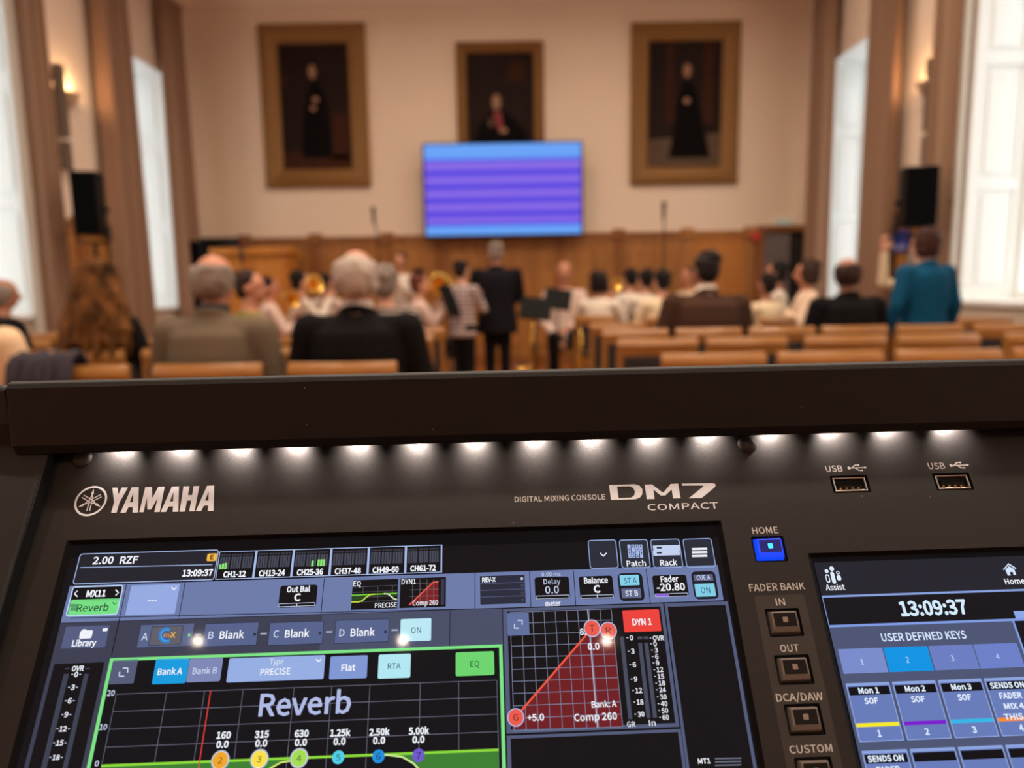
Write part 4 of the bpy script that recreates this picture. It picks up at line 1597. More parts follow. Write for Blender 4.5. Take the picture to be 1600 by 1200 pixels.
# level meters at the left
D.lrect(L(85, 1037.5, ZS).x, L(85, 1037.5, ZS).y, L(163.8, 1033, ZS).x, S1B + .002, BLK, 3, .0006)
for a, b in ((100, 108), (131.8, 139)):
    D.lrect(L(a, 1053, ZS).x, L(a, 1053, ZS).y, L(b, 1053, ZS).x, S1B + .004, (62, 66, 82), 4)
    D.line((a + 1.5, 1045), (a + 9, 1044.8), .0005, (62, 66, 82), 4)
for t_, x, y in (('OVR', 122, 1044.5), ('0', 119.5, 1053.8), ('3', 114.3, 1074), ('6', 109.3, 1095), ('9', 104, 1116.5), ('12', 99, 1138.8), ('15', 93.8, 1160.8), ('18', 88, 1183.5)):
    w_ = 18 if t_ == 'OVR' else 5.4 * len(t_)
    D.text(t_, x, y, w_, 7.8, WHITE, 5, .03)
    if t_ != 'OVR':
        D.line((x - w_ / 2 - 5, y), (x - w_ / 2 - 2, y), .0003, PALE, 5)
        D.line((x + w_ / 2 + 2, y), (x + w_ / 2 + 5, y), .0003, PALE, 5)
# equaliser panel
gx0, gy0, gx1 = L(173.3, 1025, ZS).x, L(400, 1020.6, ZS).y, L(785, 1009.5, ZS).x
GR = (126, 226, 134)
flat(D.bm, [[(gx0, gy0), (gx1, gy0), (gx1, S1B + .003), (gx0, S1B + .003)], [(gx0 + .0013, gy0 - .0011), (gx1 - .0013, gy0 - .0011), (gx1 - .0013, S1B + .0045), (gx0 + .0013, S1B + .0045)]], D.z(5), D.mi(GR))
D.lrect(gx0, gy0, gx1, S1B + .003, (20, 19, 23), 4)
D.rect((178, 1031), (208.8, 1068), (86, 92, 120), 5, .0004)
D.expand(193.6, 1050.4, 6.4, PALE, 6)
D.rect((244.5, 1030), (290, 1067.5), (22, 156, 222), 5, .0006)
D.text('Bank A', 266, 1049.2, 37.5, 9.6, WHITE, 6, .02)
D.rect((296.8, 1029.5), (343.8, 1064.5), (126, 136, 182), 5, .0006)
D.text('Bank B', 320.4, 1048, 37.5, 9.6, PALE, 6, .01)
D.rect((358.8, 1028.8), (505.5, 1061), (150, 174, 226), 5, .0006)
D.text('Type', 432.5, 1033.8, 21, 8.6, WHITE, 6, .0)
D.text('PRECISE', 430.5, 1049.4, 46, 9.6, WHITE, 6, .02)
D.chevron(498, 1032, 4, WHITE, 6)
D.rect((516.8, 1025.8), (573, 1059.5), (128, 152, 212), 5, .0006)
D.text('Flat', 544.5, 1043.2, 21, 9.6, WHITE, 6, .03)
D.rect((592, 1023), (641, 1058.8), (178, 232, 242), 5, .0006)
D.text('RTA', 616, 1040.8, 20, 9, INK, 6, .0)
D.rect((712, 1019.5), (772.5, 1054.5), (110, 212, 112), 5, .0006)
D.text('EQ', 742, 1037.3, 14, 9, (20, 60, 40), 6, .0)
vx = [-100.8, -82.5, -68.7, -54.6, -35.9, -22.0, -7.9, 10.8, 25.1, 39.4]
gy = [-.0516 - .0058 * i for i in range(5)]
gy = [(-.0789 + (y + .0789) * (1 - ZS / .2875)) for y in gy]
fx = lambda v: .0388 + (v * .001 - .0388) * (1 - ZS / .2875)
ybot = S1B + .006
for v in vx:
    D.lline((fx(v), gy[0]), (fx(v), ybot), .00022, (104, 104, 122), 5)
for j, y in enumerate(gy[:4]):
    D.lline((fx(vx[0]), y), (fx(vx[-1]), y), .00022, (104, 104, 122), 5)
y0_ = L(157.5, 1192.5, ZS).y
y1_ = L(778, 1176, ZS).y
yz = (y0_ + y1_) / 2
for j in range(1, 12):
    D.lline((fx(vx[0]), yz - .0058 * j), (fx(vx[-1]), yz - .0058 * j), .00022, (104, 104, 122), 5)
GF = (62, 128, 52)
xa, xb = fx(vx[0]), fx(vx[-1])
flat(D.bm, [[(xa, yz), (xa, ybot), (fx(-62), ybot), (fx(-47), yz - .006), (fx(-38), yz - .0012), (fx(-28), yz)]], D.z(5.5), D.mi(GF))
flat(D.bm, [[(xb, yz), (fx(0), yz), (fx(5), yz - .0008), (fx(9), yz - .003), (fx(14), yz - .008), (fx(20), ybot), (xb, ybot)]], D.z(5.5), D.mi(GF))
D.lline((xa, yz), (xb, yz), .0008, (142, 218, 60), 6)
for pts, c_ in (([(-62, .02), (-54, .011), (-46, .0052), (-38, .0012), (-28, 0)], (206, 228, 110)), ([(-6, 0), (0, .0002), (5, .0010), (9, .0032), (14, .008), (20, .018)], (206, 232, 150))):
    for (a, b), (c2, d2) in zip(pts, pts[1:]):
        D.lline((fx(a), yz - b), (fx(c2), yz - d2), .0006, c_, 7)
pr = D.P((329.5, 1079.5))
D.lline((pr.x, gy[0]), (pr.x - .0009, ybot), .0004, (224, 62, 52), 8)
for t_, x, y, w_ in (('20', 173.8, 1083, 11.4), ('10', 161.8, 1136, 11.4), ('0', 151.8, 1193, 6)):
    D.text(t_, x, y, w_, 8.6, PALE, 6, .02)
D.text('Reverb', 477.5, 1099.2, 141, 33.5, (176, 186, 228), 7, .02)
for t_, x, y, w_ in (('160', 350, 1148.8, 21), ('0.0', 348, 1163, 18), ('315', 409.6, 1147.4, 21), ('0.0', 408.6, 1161.3, 18), ('630', 471.6, 1146.2, 21), ('0.0', 470.4, 1160, 18), ('1.25k', 532, 1145, 30.5), ('0.0', 530.8, 1158.5, 18), ('2.50k', 593, 1143.7, 30.5), ('0.0', 592.5, 1157, 18), ('5.00k', 654.5, 1142, 30.5), ('0.0', 654, 1155.5, 18)):
    D.text(t_, x, y, w_, 10.2, WHITE, 8, .04)
for t_, x, y, c_, r_, ring in (('2', 344.5, 1188, (240, 166, 44), 12, 1), ('3', 405.5, 1186, (250, 222, 74), 12, 1), ('4', 467.5, 1184.6, (164, 220, 84), 12, 1), ('5', 528.8, 1183.2, (82, 206, 232), 9.6, 0), ('6', 591.5, 1181.8, (34, 142, 220), 9.6, 0), ('7', 654, 1180.2, (112, 90, 204), 9.6, 0)):
    if ring:
        D.disc((x, y), r_ + 2.4, (172, 180, 204), 8)
        D.disc((x, y), r_ + .6, (240, 240, 240), 9)
    D.disc((x, y), r_, c_, 10)
    D.text(t_, x, y + .2, 7, 10, tuple(int(v * .35) for v in c_), 11, .0)


def glass(name, r, parent):
    bm = bmesh.new()
    flat(bm, [r], ZS)
    return obj(name, bm, glow('black', 12, 11, 13), parent)


def touch_screen(label, scr, cut, bottom):
    """recessed screen: black bevel, glass, and the lit picture"""
    bm = bmesh.new()
    x0, y1, x1 = cut
    y0 = bottom
    e_ = .0016
    for a, b, c_, d_ in (((x0, y0), (x0, y1), (x0 + e_, y1 - e_), (x0 + e_, y0 + e_)), ((x0, y1), (x1, y1), (x1 - e_, y1 - e_), (x0 + e_, y1 - e_)), ((x1, y1), (x1, y0), (x1 - e_, y0 + e_), (x1 - e_, y1 - e_)), ((x1, y0), (x0, y0), (x0 + e_, y0 + e_), (x1 - e_, y0 + e_))):
        vs = [bm.verts.new((a[0], a[1], .0001)), bm.verts.new((b[0], b[1], .0001)), bm.verts.new((c_[0], c_[1], ZS - .0001)), bm.verts.new((d_[0], d_[1], ZS - .0001))]
        f = bm.faces.new(vs)
        f.normal_update()
        if f.normal.z < 0:
            f.normal_flip()
    o = obj('touch_screen', bm, M_blk, con)
    o['label'] = label
    glass('screen_glass', rrect(x0 + .0003, y0 + .0003, x1 - .0003, y1 - .0003, .0005), o)
    scr.build('screen_picture', o)
    return o


touch_screen('large touch screen with an equaliser graph and a red dynamics graph', D, S1, S1B)

# ---- the second screen
D = Screen()
sx0, sx1 = L(1271.5, 879, ZS).x, .2925 - .002
sy0 = L(1271.5, 879, ZS).y
D.lrect(sx0, sy0, sx1, S2B + .003, HDR, 1)
for dx, hy, rr_, hollow in ((-8, 892.5, 3, 1), (0, 888.6, 3.6, 0), (9.6, 895, 2.7, 0)):
    X_ = 1299.4 + dx
    D.disc((X_, hy), rr_, (226, 236, 255), 3)
D.disc((1309, 895), 1.5, HDR, 4)
D.rect((1296.4, 893.5), (1307, 912), (226, 236, 255), 3, .0009)
D.rect((1288.6, 897.4), (1298, 910.6), (226, 236, 255), 3.5, .0009)
D.rect((1290.4, 899.4), (1296.2, 908.8), HDR, 4, .0006)
D.rect((1306.4, 899), (1315, 907), (226, 236, 255), 3.5, .0007)
D.text('Assist', 1304.8, 917.6, 29.7, 8.8, WHITE, 3, .02)
D.poly([(1567, 889.6), (1575.4, 880), (1587.6, 887.6), (1587, 889.4), (1575.8, 882.6), (1568, 891)], (214, 230, 255), 3)
D.poly([(1570.6, 890.4), (1576, 884.6), (1584.6, 889.4), (1587.6, 898.6), (1583.6, 898.8), (1582, 893.6), (1577.4, 894), (1579, 899.2), (1574.6, 899.4)], (214, 230, 255), 3)
D.text('Home', 1585.2, 908.2, 31, 8.8, WHITE, 3, .02)
ya, yb_ = L(1283.9, 930.9, ZS).y, L(1290, 977, ZS).y
D.lrect(sx0, ya, sx1, ya - .0008, (136, 162, 222), 3)
D.lrect(sx0, ya - .0008, sx1, yb_, (24, 22, 26), 2)
D.lrect(sx0, ya - .0006, sx0 + .0003, yb_, (136, 162, 222), 3)
D.lrect(sx0, yb_, sx1, yb_ - .0009, (128, 156, 226), 3)
D.lrect(sx0, yb_ - .0009, sx1, S2B + .003, (78, 86, 116), 2)
D.text('13:09:37', 1457.8, 949.6, 103.5, 21.5, (214, 236, 255), 4, .035)
D.lrect(L(1583, 955, ZS).x, L(1583, 955, ZS).y, sx1, yb_, (140, 168, 230), 4)
D.text('USER DEFINED KEYS', 1443, 993.9, 132.8, 12, (214, 230, 255), 4, .02)
xe = L(1584, 978, ZS).x
D.lrect(xe, yb_ - .0009, xe + .0008, S2B + .003, (128, 156, 226), 3)
D.lrect(xe + .0008, yb_ - .0009, sx1, S2B + .003, (24, 22, 26), 3)
kx = [.1708, .1886, .2064, .2241]
kx = [.0388 + (v - .0388) * (1 - ZS / .2875) for v in kx]
ky0, ky1 = L(1378.3, 1012, ZS).y, L(1385, 1050.4, ZS).y
kw = .0176
for i in range(4):
    D.lrect(kx[i] + .0002, ky0, kx[i] + kw, ky1, (14, 148, 228) if i == 1 else ((122, 140, 204), 0, (108, 126, 194), (108, 128, 200))[i], 3)
    D.text('1234'[i], (1346.7, 1417.7, 1487.7, 1558.3)[i], (1034, 1031, 1028.3, 1025.7)[i], 5, 8.6, (210, 228, 255), 4, .0)
my0, my1 = L(1387.9, 1065.5, ZS).y, L(1411, 1157, ZS).y
pit = (my0 - my1) + .0028
mw = .0163


def user_key(i, row, words, col, num):
    x = kx[i]
    y0, y1 = my0 - row * pit, my1 - row * pit
    D.lrect(x, y1, x + mw + .0005, y0, (140, 164, 222), 3, .0003)
    D.lrect(x + .0004, y1 + .0003, x + mw + .0001, y0 - .0010, (104, 124, 186), 4)
    D.lrect(x + .0006, y0 - .0013, x + mw - .0001, y0 - .0042, (16, 15, 20), 5)
    for j, (w_, t_) in enumerate(words):
        text(D.bm, t_, x + mw / 2, y0 - .0027 - j * .0036, w_, .0019, D.z(6), D.mi((226, 238, 255)), .04)
    if col:
        D.lrect(x + .0004, y1 + .0049, x + mw + .0001, y1 + .0062, col, 5)
        text(D.bm, num, x + mw / 2, y1 + .0026, None, .0021, D.z(6), D.mi((214, 230, 255)), .04)


user_key(0, 0, ((.0076, 'Mon 1'), (.0050, 'SOF')), (246, 232, 40), '1')
user_key(1, 0, ((.0076, 'Mon 2'), (.0050, 'SOF')), (122, 30, 206), '2')
user_key(2, 0, ((.0076, 'Mon 3'), (.0050, 'SOF')), (52, 182, 232), '3')
user_key(3, 0, ((.0130, 'SENDS ON'), (.0084, 'FADER'), (.0074, 'MIX 4'), (.0100, 'THIS B')), (246, 138, 48), '4')
user_key(0, 1, ((.0130, 'SENDS ON'), (.0084, 'FADER')), (60, 180, 90), '5')
for i in (1, 2, 3):
    user_key(i, 1, (), None, '')
touch_screen('smaller touch screen with a clock and user defined keys', D, (S2[0], S2[1], S2[2]), S2B)

# ---- the table under the console
tb = thing('folding_table', 'plain dark table that carries the mixing console', 'table', (CO.x + .06, CO.y + .06, 0))
M_tab = mat('dark_table_top', rgb(58, 52, 48), 0.5)
M_tleg = mat('dark_table_leg', rgb(40, 40, 42), 0.35, metal=.6)
bm = bmesh.new()
box(bm, -.8, -.40, TABLE_Z - .03, .8, .30, TABLE_Z)
obj('table_top', bm, M_tab, tb, False, .004)
for x in (-.74, .74):
    for y in (-.34, .24):
        bm = bmesh.new()
        cap(bm, (x, y, .02), (x, y, TABLE_Z - .04), .016, .018, 10)
        obj('leg', bm, M_tleg, tb, True)

# ------------------------------------------------------------------ pictures, screen and fittings on the front wall
M_gilt = mat('old_gilt', rgb(138, 98, 50), 0.42, metal=.35, noise=.25, nscale=60, bump=.4)
M_canvas = mat('dark_canvas', rgb(36, 23, 21), 0.6, spec=.1, noise=.35, nscale=5)
M_flesh = mat('painted_flesh', rgb(150, 108, 82), 0.6)
M_robe = mat('painted_black_robe', rgb(15, 12, 13), 0.7, spec=.05)
M_red = mat('painted_red', rgb(128, 30, 36), 0.6)
M_warm = mat('painted_brown', rgb(62, 36, 26), 0.6, spec=.05, noise=.3, nscale=8)
M_pale = mat('painted_pale_floor', rgb(92, 74, 60), 0.6, spec=.05, noise=.3, nscale=6)


def picture(label, tl, br, fr, figure, second=M_canvas):
    a, b = at(tl[0], tl[1], YF - .07), at(br[0], br[1], YF - .07)
    w, h = b.x - a.x, a.z - b.z
    t = thing('framed_painting', label, 'painting', ((a.x + b.x) / 2, YF - .002, b.z), 0, 'portraits on the front wall')
    prof = [(0, 0), (0, .05), (.18, .075), (.32, .05), (.5, .068), (.72, .04), (.86, .05), (1, .022), (1, 0)]
    bm = bmesh.new()
    cs = [(-w / 2, 0, 1, 1), (w / 2, 0, -1, 1), (w / 2, h, -1, -1), (-w / 2, h, 1, -1)]
    rings = [[bm.verts.new((x + sx * d * fr, -q, z + sz * d * fr)) for d, q in prof] for x, z, sx, sz in cs]
    n = len(prof)
    for k in range(4):
        r0, r1 = rings[k], rings[(k + 1) % 4]
        for i in range(n):
            j = (i + 1) % n
            bm.faces.new((r0[i], r0[j], r1[j], r1[i]))
    bmesh.ops.recalc_face_normals(bm, faces=bm.faces)
    obj('picture_frame', bm, M_gilt, t, False, .004, 1)
    iw, ih = w - 2 * fr, h - 2 * fr
    bm = bmesh.new()
    Mx = Matrix.Translation((0, -.012, h / 2)) @ Matrix.Rotation(PI / 2, 4, 'X')
    mats = [M_canvas, M_flesh, M_robe, M_red, M_warm, M_pale]

    def sh(pts, mi, l):
        flat(bm, [[(x * iw / 2, y * ih / 2) for x, y in pts]], l * .0006, mi)

    def el(cx, cy, rx, ry, mi, l):
        sh([(cx + rx * math.cos(k * PI / 10), cy + ry * math.sin(k * PI / 10)) for k in range(20)], mi, l)
    sh([(-1.02, -1.02), (1.02, -1.02), (1.02, 1.02), (-1.02, 1.02)], 0, 0)
    figure(sh, el)
    for v in bm.verts:
        v.co = Mx @ v.co
    obj('canvas', bm, mats, t)
    return t


def fig_left(sh, el):
    sh([(-1, -1), (1, -1), (1, -.78), (-1, -.7)], 4, 1)
    sh([(.45, -.85), (.95, -.85), (.95, -.12), (.5, -.08)], 4, 1)
    sh([(-.45, -.82), (.42, -.82), (.40, -.2), (.30, .22), (.12, .42), (-.1, .40), (-.22, .2), (-.36, -.2)], 2, 2)
    el(-.04, .56, .11, .115, 1, 3)
    sh([(-.15, .58), (.07, .58), (.05, .70), (-.12, .70)], 2, 2)
    el(.02, .12, .10, .045, 1, 3)
    el(-.06, -.02, .09, .04, 1, 3)
    el(-.86, .42, .09, .1, 4, 1)


def fig_mid(sh, el):
    sh([(.2, .45), (.75, .5), (.7, .8), (.35, .85)], 4, 1)
    sh([(-.95, -1), (.85, -1), (.8, -.55), (.42, -.28), (.1, -.12), (-.3, -.14), (-.66, -.4)], 2, 2)
    el(-.12, .06, .13, .15, 1, 3)
    sh([(-.22, -.12), (.0, -.12), (.08, -.42), (-.06, -.52), (-.16, -.36)], 3, 4)
    el(.08, -.5, .12, .06, 1, 4)
    el(-.3, -.34, .08, .1, 5, 3)


def fig_right(sh, el):
    sh([(-1, -1), (1, -1), (1, -.46), (-1, -.56)], 5, 1)
    sh([(-.5, -.3), (-.3, -.3), (-.3, 1), (-.5, 1)], 4, .5)
    sh([(.5, -.3), (.78, -.3), (.78, 1), (.5, 1)], 4, .5)
    sh([(-.42, -.86), (.72, -.86), (.52, -.3), (.36, .1), (.22, .36), (-.02, .38), (-.18, .12), (-.26, -.3)], 2, 2)
    el(.06, .54, .10, .11, 1, 3)
    el(.06, .06, .09, .05, 1, 3)


picture('large gilt-framed dark portrait of a standing figure in black, left of the lit screen', (400, 37), (579, 291), .26, fig_left)
picture('smaller gilt-framed dark portrait half hidden behind the lit screen', (711, 65), (851, 258), .145, fig_mid)
picture('large gilt-framed portrait of a figure in a long black robe, right of the lit screen', (987, 34), (1153, 286), .25, fig_right)


# ---- lit video screen
def video_mat():
    mt = bpy.data.materials.new('video_picture')
    mt.use_nodes = True
    nt = mt.node_tree
    b = nt.nodes['Principled BSDF']
    b.inputs['Base Color'].default_value = (.01, .01, .012, 1)
    b.inputs['Roughness'].default_value = .3
    tc = nt.nodes.new('ShaderNodeTexCoord')
    sp = nt.nodes.new('ShaderNodeSeparateXYZ')
    nt.links.new(tc.outputs['Generated'], sp.inputs[0])
    # fine ripple along x added to the height
    s1 = nt.nodes.new('ShaderNodeMath'); s1.operation = 'MULTIPLY'; s1.inputs[1].default_value = 150.0
    s2 = nt.nodes.new('ShaderNodeMath'); s2.operation = 'SINE'
    s3 = nt.nodes.new('ShaderNodeMath'); s3.operation = 'MULTIPLY_ADD'; s3.inputs[1].default_value = 0.008
    nt.links.new(sp.outputs['X'], s1.inputs[0])
    nt.links.new(s1.outputs[0], s2.inputs[0])
    nt.links.new(s2.outputs[0], s3.inputs[0])
    nt.links.new(sp.outputs['Z'], s3.inputs[2])
    rp = nt.nodes.new('ShaderNodeValToRGB')
    cr = rp.color_ramp
    L1, V, B_ = rgb(96, 160, 245), rgb(130, 100, 226), rgb(46, 40, 222)
    stops = [(0, L1), (.095, L1), (.115, B_), (.15, V)]
    for y in (.235, .385, .535, .685):
        stops += [(y - .055, V), (y, B_), (y + .055, V)]
    stops += [(.80, V), (.825, B_), (.85, L1), (1, L1)]
    cr.elements[0].position, cr.elements[0].color = stops[0]
    cr.elements[1].position, cr.elements[1].color = stops[-1]
    for p, c in stops[1:-1]:
        e_ = cr.elements.new(p)
        e_.color = c
    nt.links.new(s3.outputs[0], rp.inputs['Fac'])
    nt.links.new(rp.outputs['Color'], b.inputs['Emission Color'])
    b.inputs['Emission Strength'].default_value = 1.0
    return mt


YS = YF - .30
a, b = at(659, 224, YS), at(911, 367, YS)
sw, shh = b.x - a.x, a.z - b.z
t = thing('video_screen', 'large wall screen glowing in purple and blue bands above the oak panelling', 'screen', ((a.x + b.x) / 2, YS, b.z))
bm = bmesh.new()
box(bm, -sw / 2, .006, 0, sw / 2, .075, shh)
obj('screen_casing', bm, M_blk, t, False, .006)
bm = bmesh.new()
box(bm, -sw / 2 + .025, .0, .022, sw / 2 - .025, .007, shh - .022)
obj('screen_picture', bm, video_mat(), t)
bm = bmesh.new()
box(bm, -.35, .075, shh * .25, .35, .295, shh * .75)
obj('wall_bracket', bm, M_blk, t, False, .004)

# ---- escape sign and red call point
M_sign = mat('green_sign_face', rgb(176, 192, 182), 0.4, emit=rgb(150, 176, 164), estr=.2)
p = at(1223, 351, YF)
t = thing('exit_sign', 'small pale green escape sign above the grey door', 'sign', (p.x, YF - .001, p.z - .08))
bm = bmesh.new()
box(bm, -.13, -.05, 0, .13, 0, .15)
obj('sign_box', bm, mat('sign_housing', rgb(214, 216, 208), .5), t, False, .006)
bm = bmesh.new()
box(bm, -.12, -.054, .01, .12, -.05, .14)
obj('sign_face', bm, M_sign, t)
p = at(1177, 370, YF)
bm = bmesh.new()
box(bm, -.055, -.05, -.055, .055, 0, .055)
o = obj('fire_call_point', bm, mat('call_point_red', rgb(206, 58, 54), .4), None, False, .008)
o.location = (p.x, YF - .088, p.z)
tag(o, 'small red fire call point on the oak panelling left of the grey door', 'call point')

# ---- black case, wall monitor and cabinet at the left end of the front wall
a, b = at(297, 377, YF - .6), at(325, 392, YF - .6)
t = thing('equipment_case', 'tall black equipment case in the front left corner', 'case', ((a.x + b.x) / 2, YF - .5, 0))
hw = (b.x - a.x) / 2
bm = bmesh.new()
box(bm, -hw, -.2, .05, hw, .2, a.z - .04)
obj('case_body', bm, M_blk, t, False, .012)
bm = bmesh.new()
box(bm, -hw - .01, -.21, a.z - .04, hw + .01, .21, a.z)
obj('case_lid', bm, M_blk, t, False, .01)
for x in (-hw + .06, hw - .06):
    for y in (-.15, .15):
        bm = bmesh.new()
        cap(bm, (x - .012, y, .03), (x + .012, y, .03), .028, .028, 12)
        obj('caster', bm, M_blk, t, True)
a, b = at(299, 372, YF - .12), at(374, 390, YF - .12)
t = thing('wall_monitor', 'dark switched-off monitor on the panelling above the orange cabinet', 'monitor', ((a.x + b.x) / 2, YF - .08, b.z - .06))
hw, hh_ = (b.x - a.x) / 2, a.z - b.z + .06
bm = bmesh.new()
box(bm, -hw, -.05, 0, hw, -.005, hh_)
obj('monitor_casing', bm, M_blk, t, False, .008)
bm = bmesh.new()
box(bm, -hw + .02, -.053, .02, hw - .02, -.049, hh_ - .02)
obj('monitor_screen', bm, mat('dead_screen', rgb(46, 42, 44), .25), t)

M_lit_oak = wood('oak_painted_lit', rgb(190, 118, 44), rgb(214, 142, 62), 3.0)  # orange light on the oak is put into its colour
a, b = at(328, 388, YF - .75), at(452, 396, YF - .75)
cw = (b.x - a.x) / 2
t = thing('organ_cabinet', 'oak cabinet coloured as if lit orange, with a projecting top ledge, left of the band', 'cabinet', ((a.x + b.x) / 2, YF - .6, 0))
bm = bmesh.new()
box(bm, -cw + .04, -.14, .06, cw - .04, .34, a.z - .10)
obj('cabinet_body', bm, M_lit_oak, t, False, .006)
bm = bmesh.new()
box(bm, -cw, -.2, a.z - .10, cw, .36, a.z)
obj('cabinet_top', bm, M_lit_oak, t, False, .015)
bm = bmesh.new()
box(bm, -cw + .02, -.17, 0, cw - .02, .35, .08)
obj('plinth', bm, M_oak_dark, t)
for sx in (-1, 1):
    bm = bmesh.new()
    x0, x1 = sorted((sx * .03, sx * (cw - .09)))
    box(bm, x0, -.158, .14, x1, -.14, a.z - .16)
    box(bm, x0 + .07, -.165, .22, x1 - .07, -.158, a.z - .24)
    d_ = obj('cabinet_door', bm, M_lit_oak, t, False, .004)
    bm = bmesh.new()
    ell(bm, (sx * .07, -.172, .9), (.014, .014, .014))
    obj('knob', bm, M_brass_old, d_, True)


# ---- microphones on tall stands
M_stand = mat('stand_black', rgb(26, 25, 26), .4, metal=.4)
M_mesh = mat('microphone_mesh', rgb(70, 68, 66), .35, metal=.7, bump=.5, nscale=300)


def mic_stand(label, px, top, base_y, Y, tilt=0.0):
    p = at(px, base_y, Y)
    q = at(px - tilt, top, Y)
    t = thing('microphone_stand', label, 'microphone stand', (p.x, Y, 0), 0, 'tall microphone stands')
    bm = bmesh.new()
    lathe(bm, [(.01, 0), (.14, 0), (.14, .012), (.03, .03), (.01, .03)], 24)
    obj('stand_base', bm, M_stand, t, True)
    zt = q.z - .13
    bm = bmesh.new()
    tube(bm, [(0, 0, .02), (0, 0, zt * .55)], [.014, .014], 12)
    obj('lower_tube', bm, M_stand, t, True)
    bm = bmesh.new()
    tube(bm, [(0, 0, zt * .55), (0, 0, zt - .12), (q.x - p.x, 0, zt)], [.009, .009, .009], 12)
    obj('upper_tube', bm, M_stand, t, True)
    bm = bmesh.new()
    cap(bm, (0, 0, zt * .53), (0, 0, zt * .58), .022, .022, 12)
    obj('clutch', bm, M_stand, t, True)
    dx = q.x - p.x
    bm = bmesh.new()
    tube(bm, [(dx, 0, zt - .02), (dx * 1.05, -.01, zt + .05), (dx * 1.1, -.02, zt + .13)], [.016, .019, .024], 14)
    mc = obj('microphone', bm, M_stand, t, True)
    bm = bmesh.new()
    ell(bm, (dx * 1.12, -.025, zt + .15), (.03, .03, .036))
    obj('microphone_grille', bm, M_mesh, mc, True)
    return t


mic_stand('tall thin microphone stand left of the lit screen, in front of the oak panelling', 592, 330, 420, 8.7, 8)
mic_stand('tall thin microphone stand right of the lit screen, behind the dark-haired players', 1037, 322, 420, 8.4, 0)
mic_stand('short microphone stand before the orange cabinet', 378, 394, 420, 9.0, 0)


# ---- loudspeakers on tripods
M_grille = mat('speaker_grille', rgb(6, 6, 7), .8, bump=.6, nscale=400, spec=.05)


def loudspeaker(label, label2, tl, br, Y, rz):
    a, b = at(tl[0], tl[1], Y), at(br[0], br[1], Y)
    w, h = b.x - a.x, a.z - b.z
    cx = (a.x + b.x) / 2
    s = thing('speaker_stand', label2, 'speaker stand', (cx, Y + .16, 0), rz, 'speaker stands')
    bm = bmesh.new()
    tube(bm, [(0, 0, .35), (0, 0, b.z - .06)], [.019, .017], 14)
    obj('pole', bm, M_stand, s, True)
    bm = bmesh.new()
    tube(bm, [(0, 0, .55), (0, 0, .95)], [.026, .026], 14)
    obj('collar', bm, M_stand, s, True)
    for k in range(3):
        an = PI / 2 + k * 2 * PI / 3
        bm = bmesh.new()
        cap(bm, (.03 * math.cos(an), .03 * math.sin(an), .80), (.30 * math.cos(an), .30 * math.sin(an), .02), .012, .012, 8)
        obj('leg', bm, M_stand, s, True)
        bm = bmesh.new()
        cap(bm, (.02 * math.cos(an), .02 * math.sin(an), .38), (.155 * math.cos(an), .155 * math.sin(an), .39), .008, .008, 8)
        obj('brace', bm, M_stand, s, True)
    # yoke that carries the cabinet
    bm = bmesh.new()
    tube(bm, [(-w * .62, 0, b.z + .10), (-w * .62, 0, b.z - .03), (-w * .5, 0, b.z - .06), (w * .5, 0, b.z - .06), (w * .62, 0, b.z - .03), (w * .62, 0, b.z + .10)], .012, 8)
    obj('yoke', bm, M_stand, s, True)
    t = thing('loudspeaker', label, 'loudspeaker', (cx, Y + .16, b.z), rz, 'loudspeakers on stands')
    bm = bmesh.new()
    d = .16
    prism(bm, [(-w / 2, -d), (w / 2, -d), (w / 2, d * .2), (w * .3, d), (-w * .3, d), (-w / 2, d * .2)], .006, h)
    obj('cabinet', bm, M_blk, t, False, .01, 3)
    bm = bmesh.new()
    box(bm, -w / 2 + .012, -d - .008, .02, w / 2 - .012, -d + .002, h - .012)
    obj('grille', bm, M_grille, t, False, .004)
    for sx in (-1, 1):
        bm = bmesh.new()
        cap(bm, (sx * w / 2, -.02, h * .42), (sx * (w / 2 + .03), -.02, h * .42), .022, .022, 12)
        obj('side_knob', bm, M_blk, t, True)
    return t


loudspeaker('black loudspeaker between the left curtains', 'tripod stand under the left black loudspeaker', (103, 267), (151, 367), 6.75, R(10))
loudspeaker('black loudspeaker before the right curtain, above the woman in teal', 'tripod stand under the right black loudspeaker', (1424, 259), (1467, 354), 6.8, R(-10))


# ---- column loudspeakers and wall lamps on the piers
M_col = mat('column_speaker_grey', rgb(108, 92, 78), .5, metal=.2)
M_sconce = mat('sconce_plaster', rgb(206, 176, 140), .6)
M_sbulb = mat('sconce_bulb', rgb(255, 214, 150), .4, emit=(1, .66, .32, 1), estr=9.0)


def column_speaker(label, X, sg, px, ptop, pmid, pbot):
    a = at_x(px, ptop, X + sg * .06)
    zb = at_x(px, pbot, X + sg * .06).z
    zm = at_x(px, pmid, X + sg * .06).z
    t = thing('column_loudspeaker', label, 'column loudspeaker', (X, a.y, zb), 0, 'column loudspeakers on the piers')
    for z0, z1 in ((0, zm - zb - .02), (zm - zb + .02, a.z - zb)):
        bm = bmesh.new()
        box(bm, *((.02, -.04, z0, .11, .04, z1) if sg > 0 else (-.11, -.04, z0, -.02, .04, z1)))
        obj('column', bm, M_col, t, False, .01, 3)
    for z in (.15, a.z - zb - .15):
        bm = bmesh.new()
        box(bm, *((0, -.02, z, .022, .02, z + .06) if sg > 0 else (-.022, -.02, z, 0, .02, z + .06)))
        obj('wall_bracket', bm, M_col, t)


column_speaker('slim grey column loudspeaker on the left wall, above the left loudspeaker', XL, 1, 89, 100, 214, 262)
column_speaker('slim grey column loudspeaker on the right wall, above the right loudspeaker', XR, -1, 1458, 91, 206, 254)


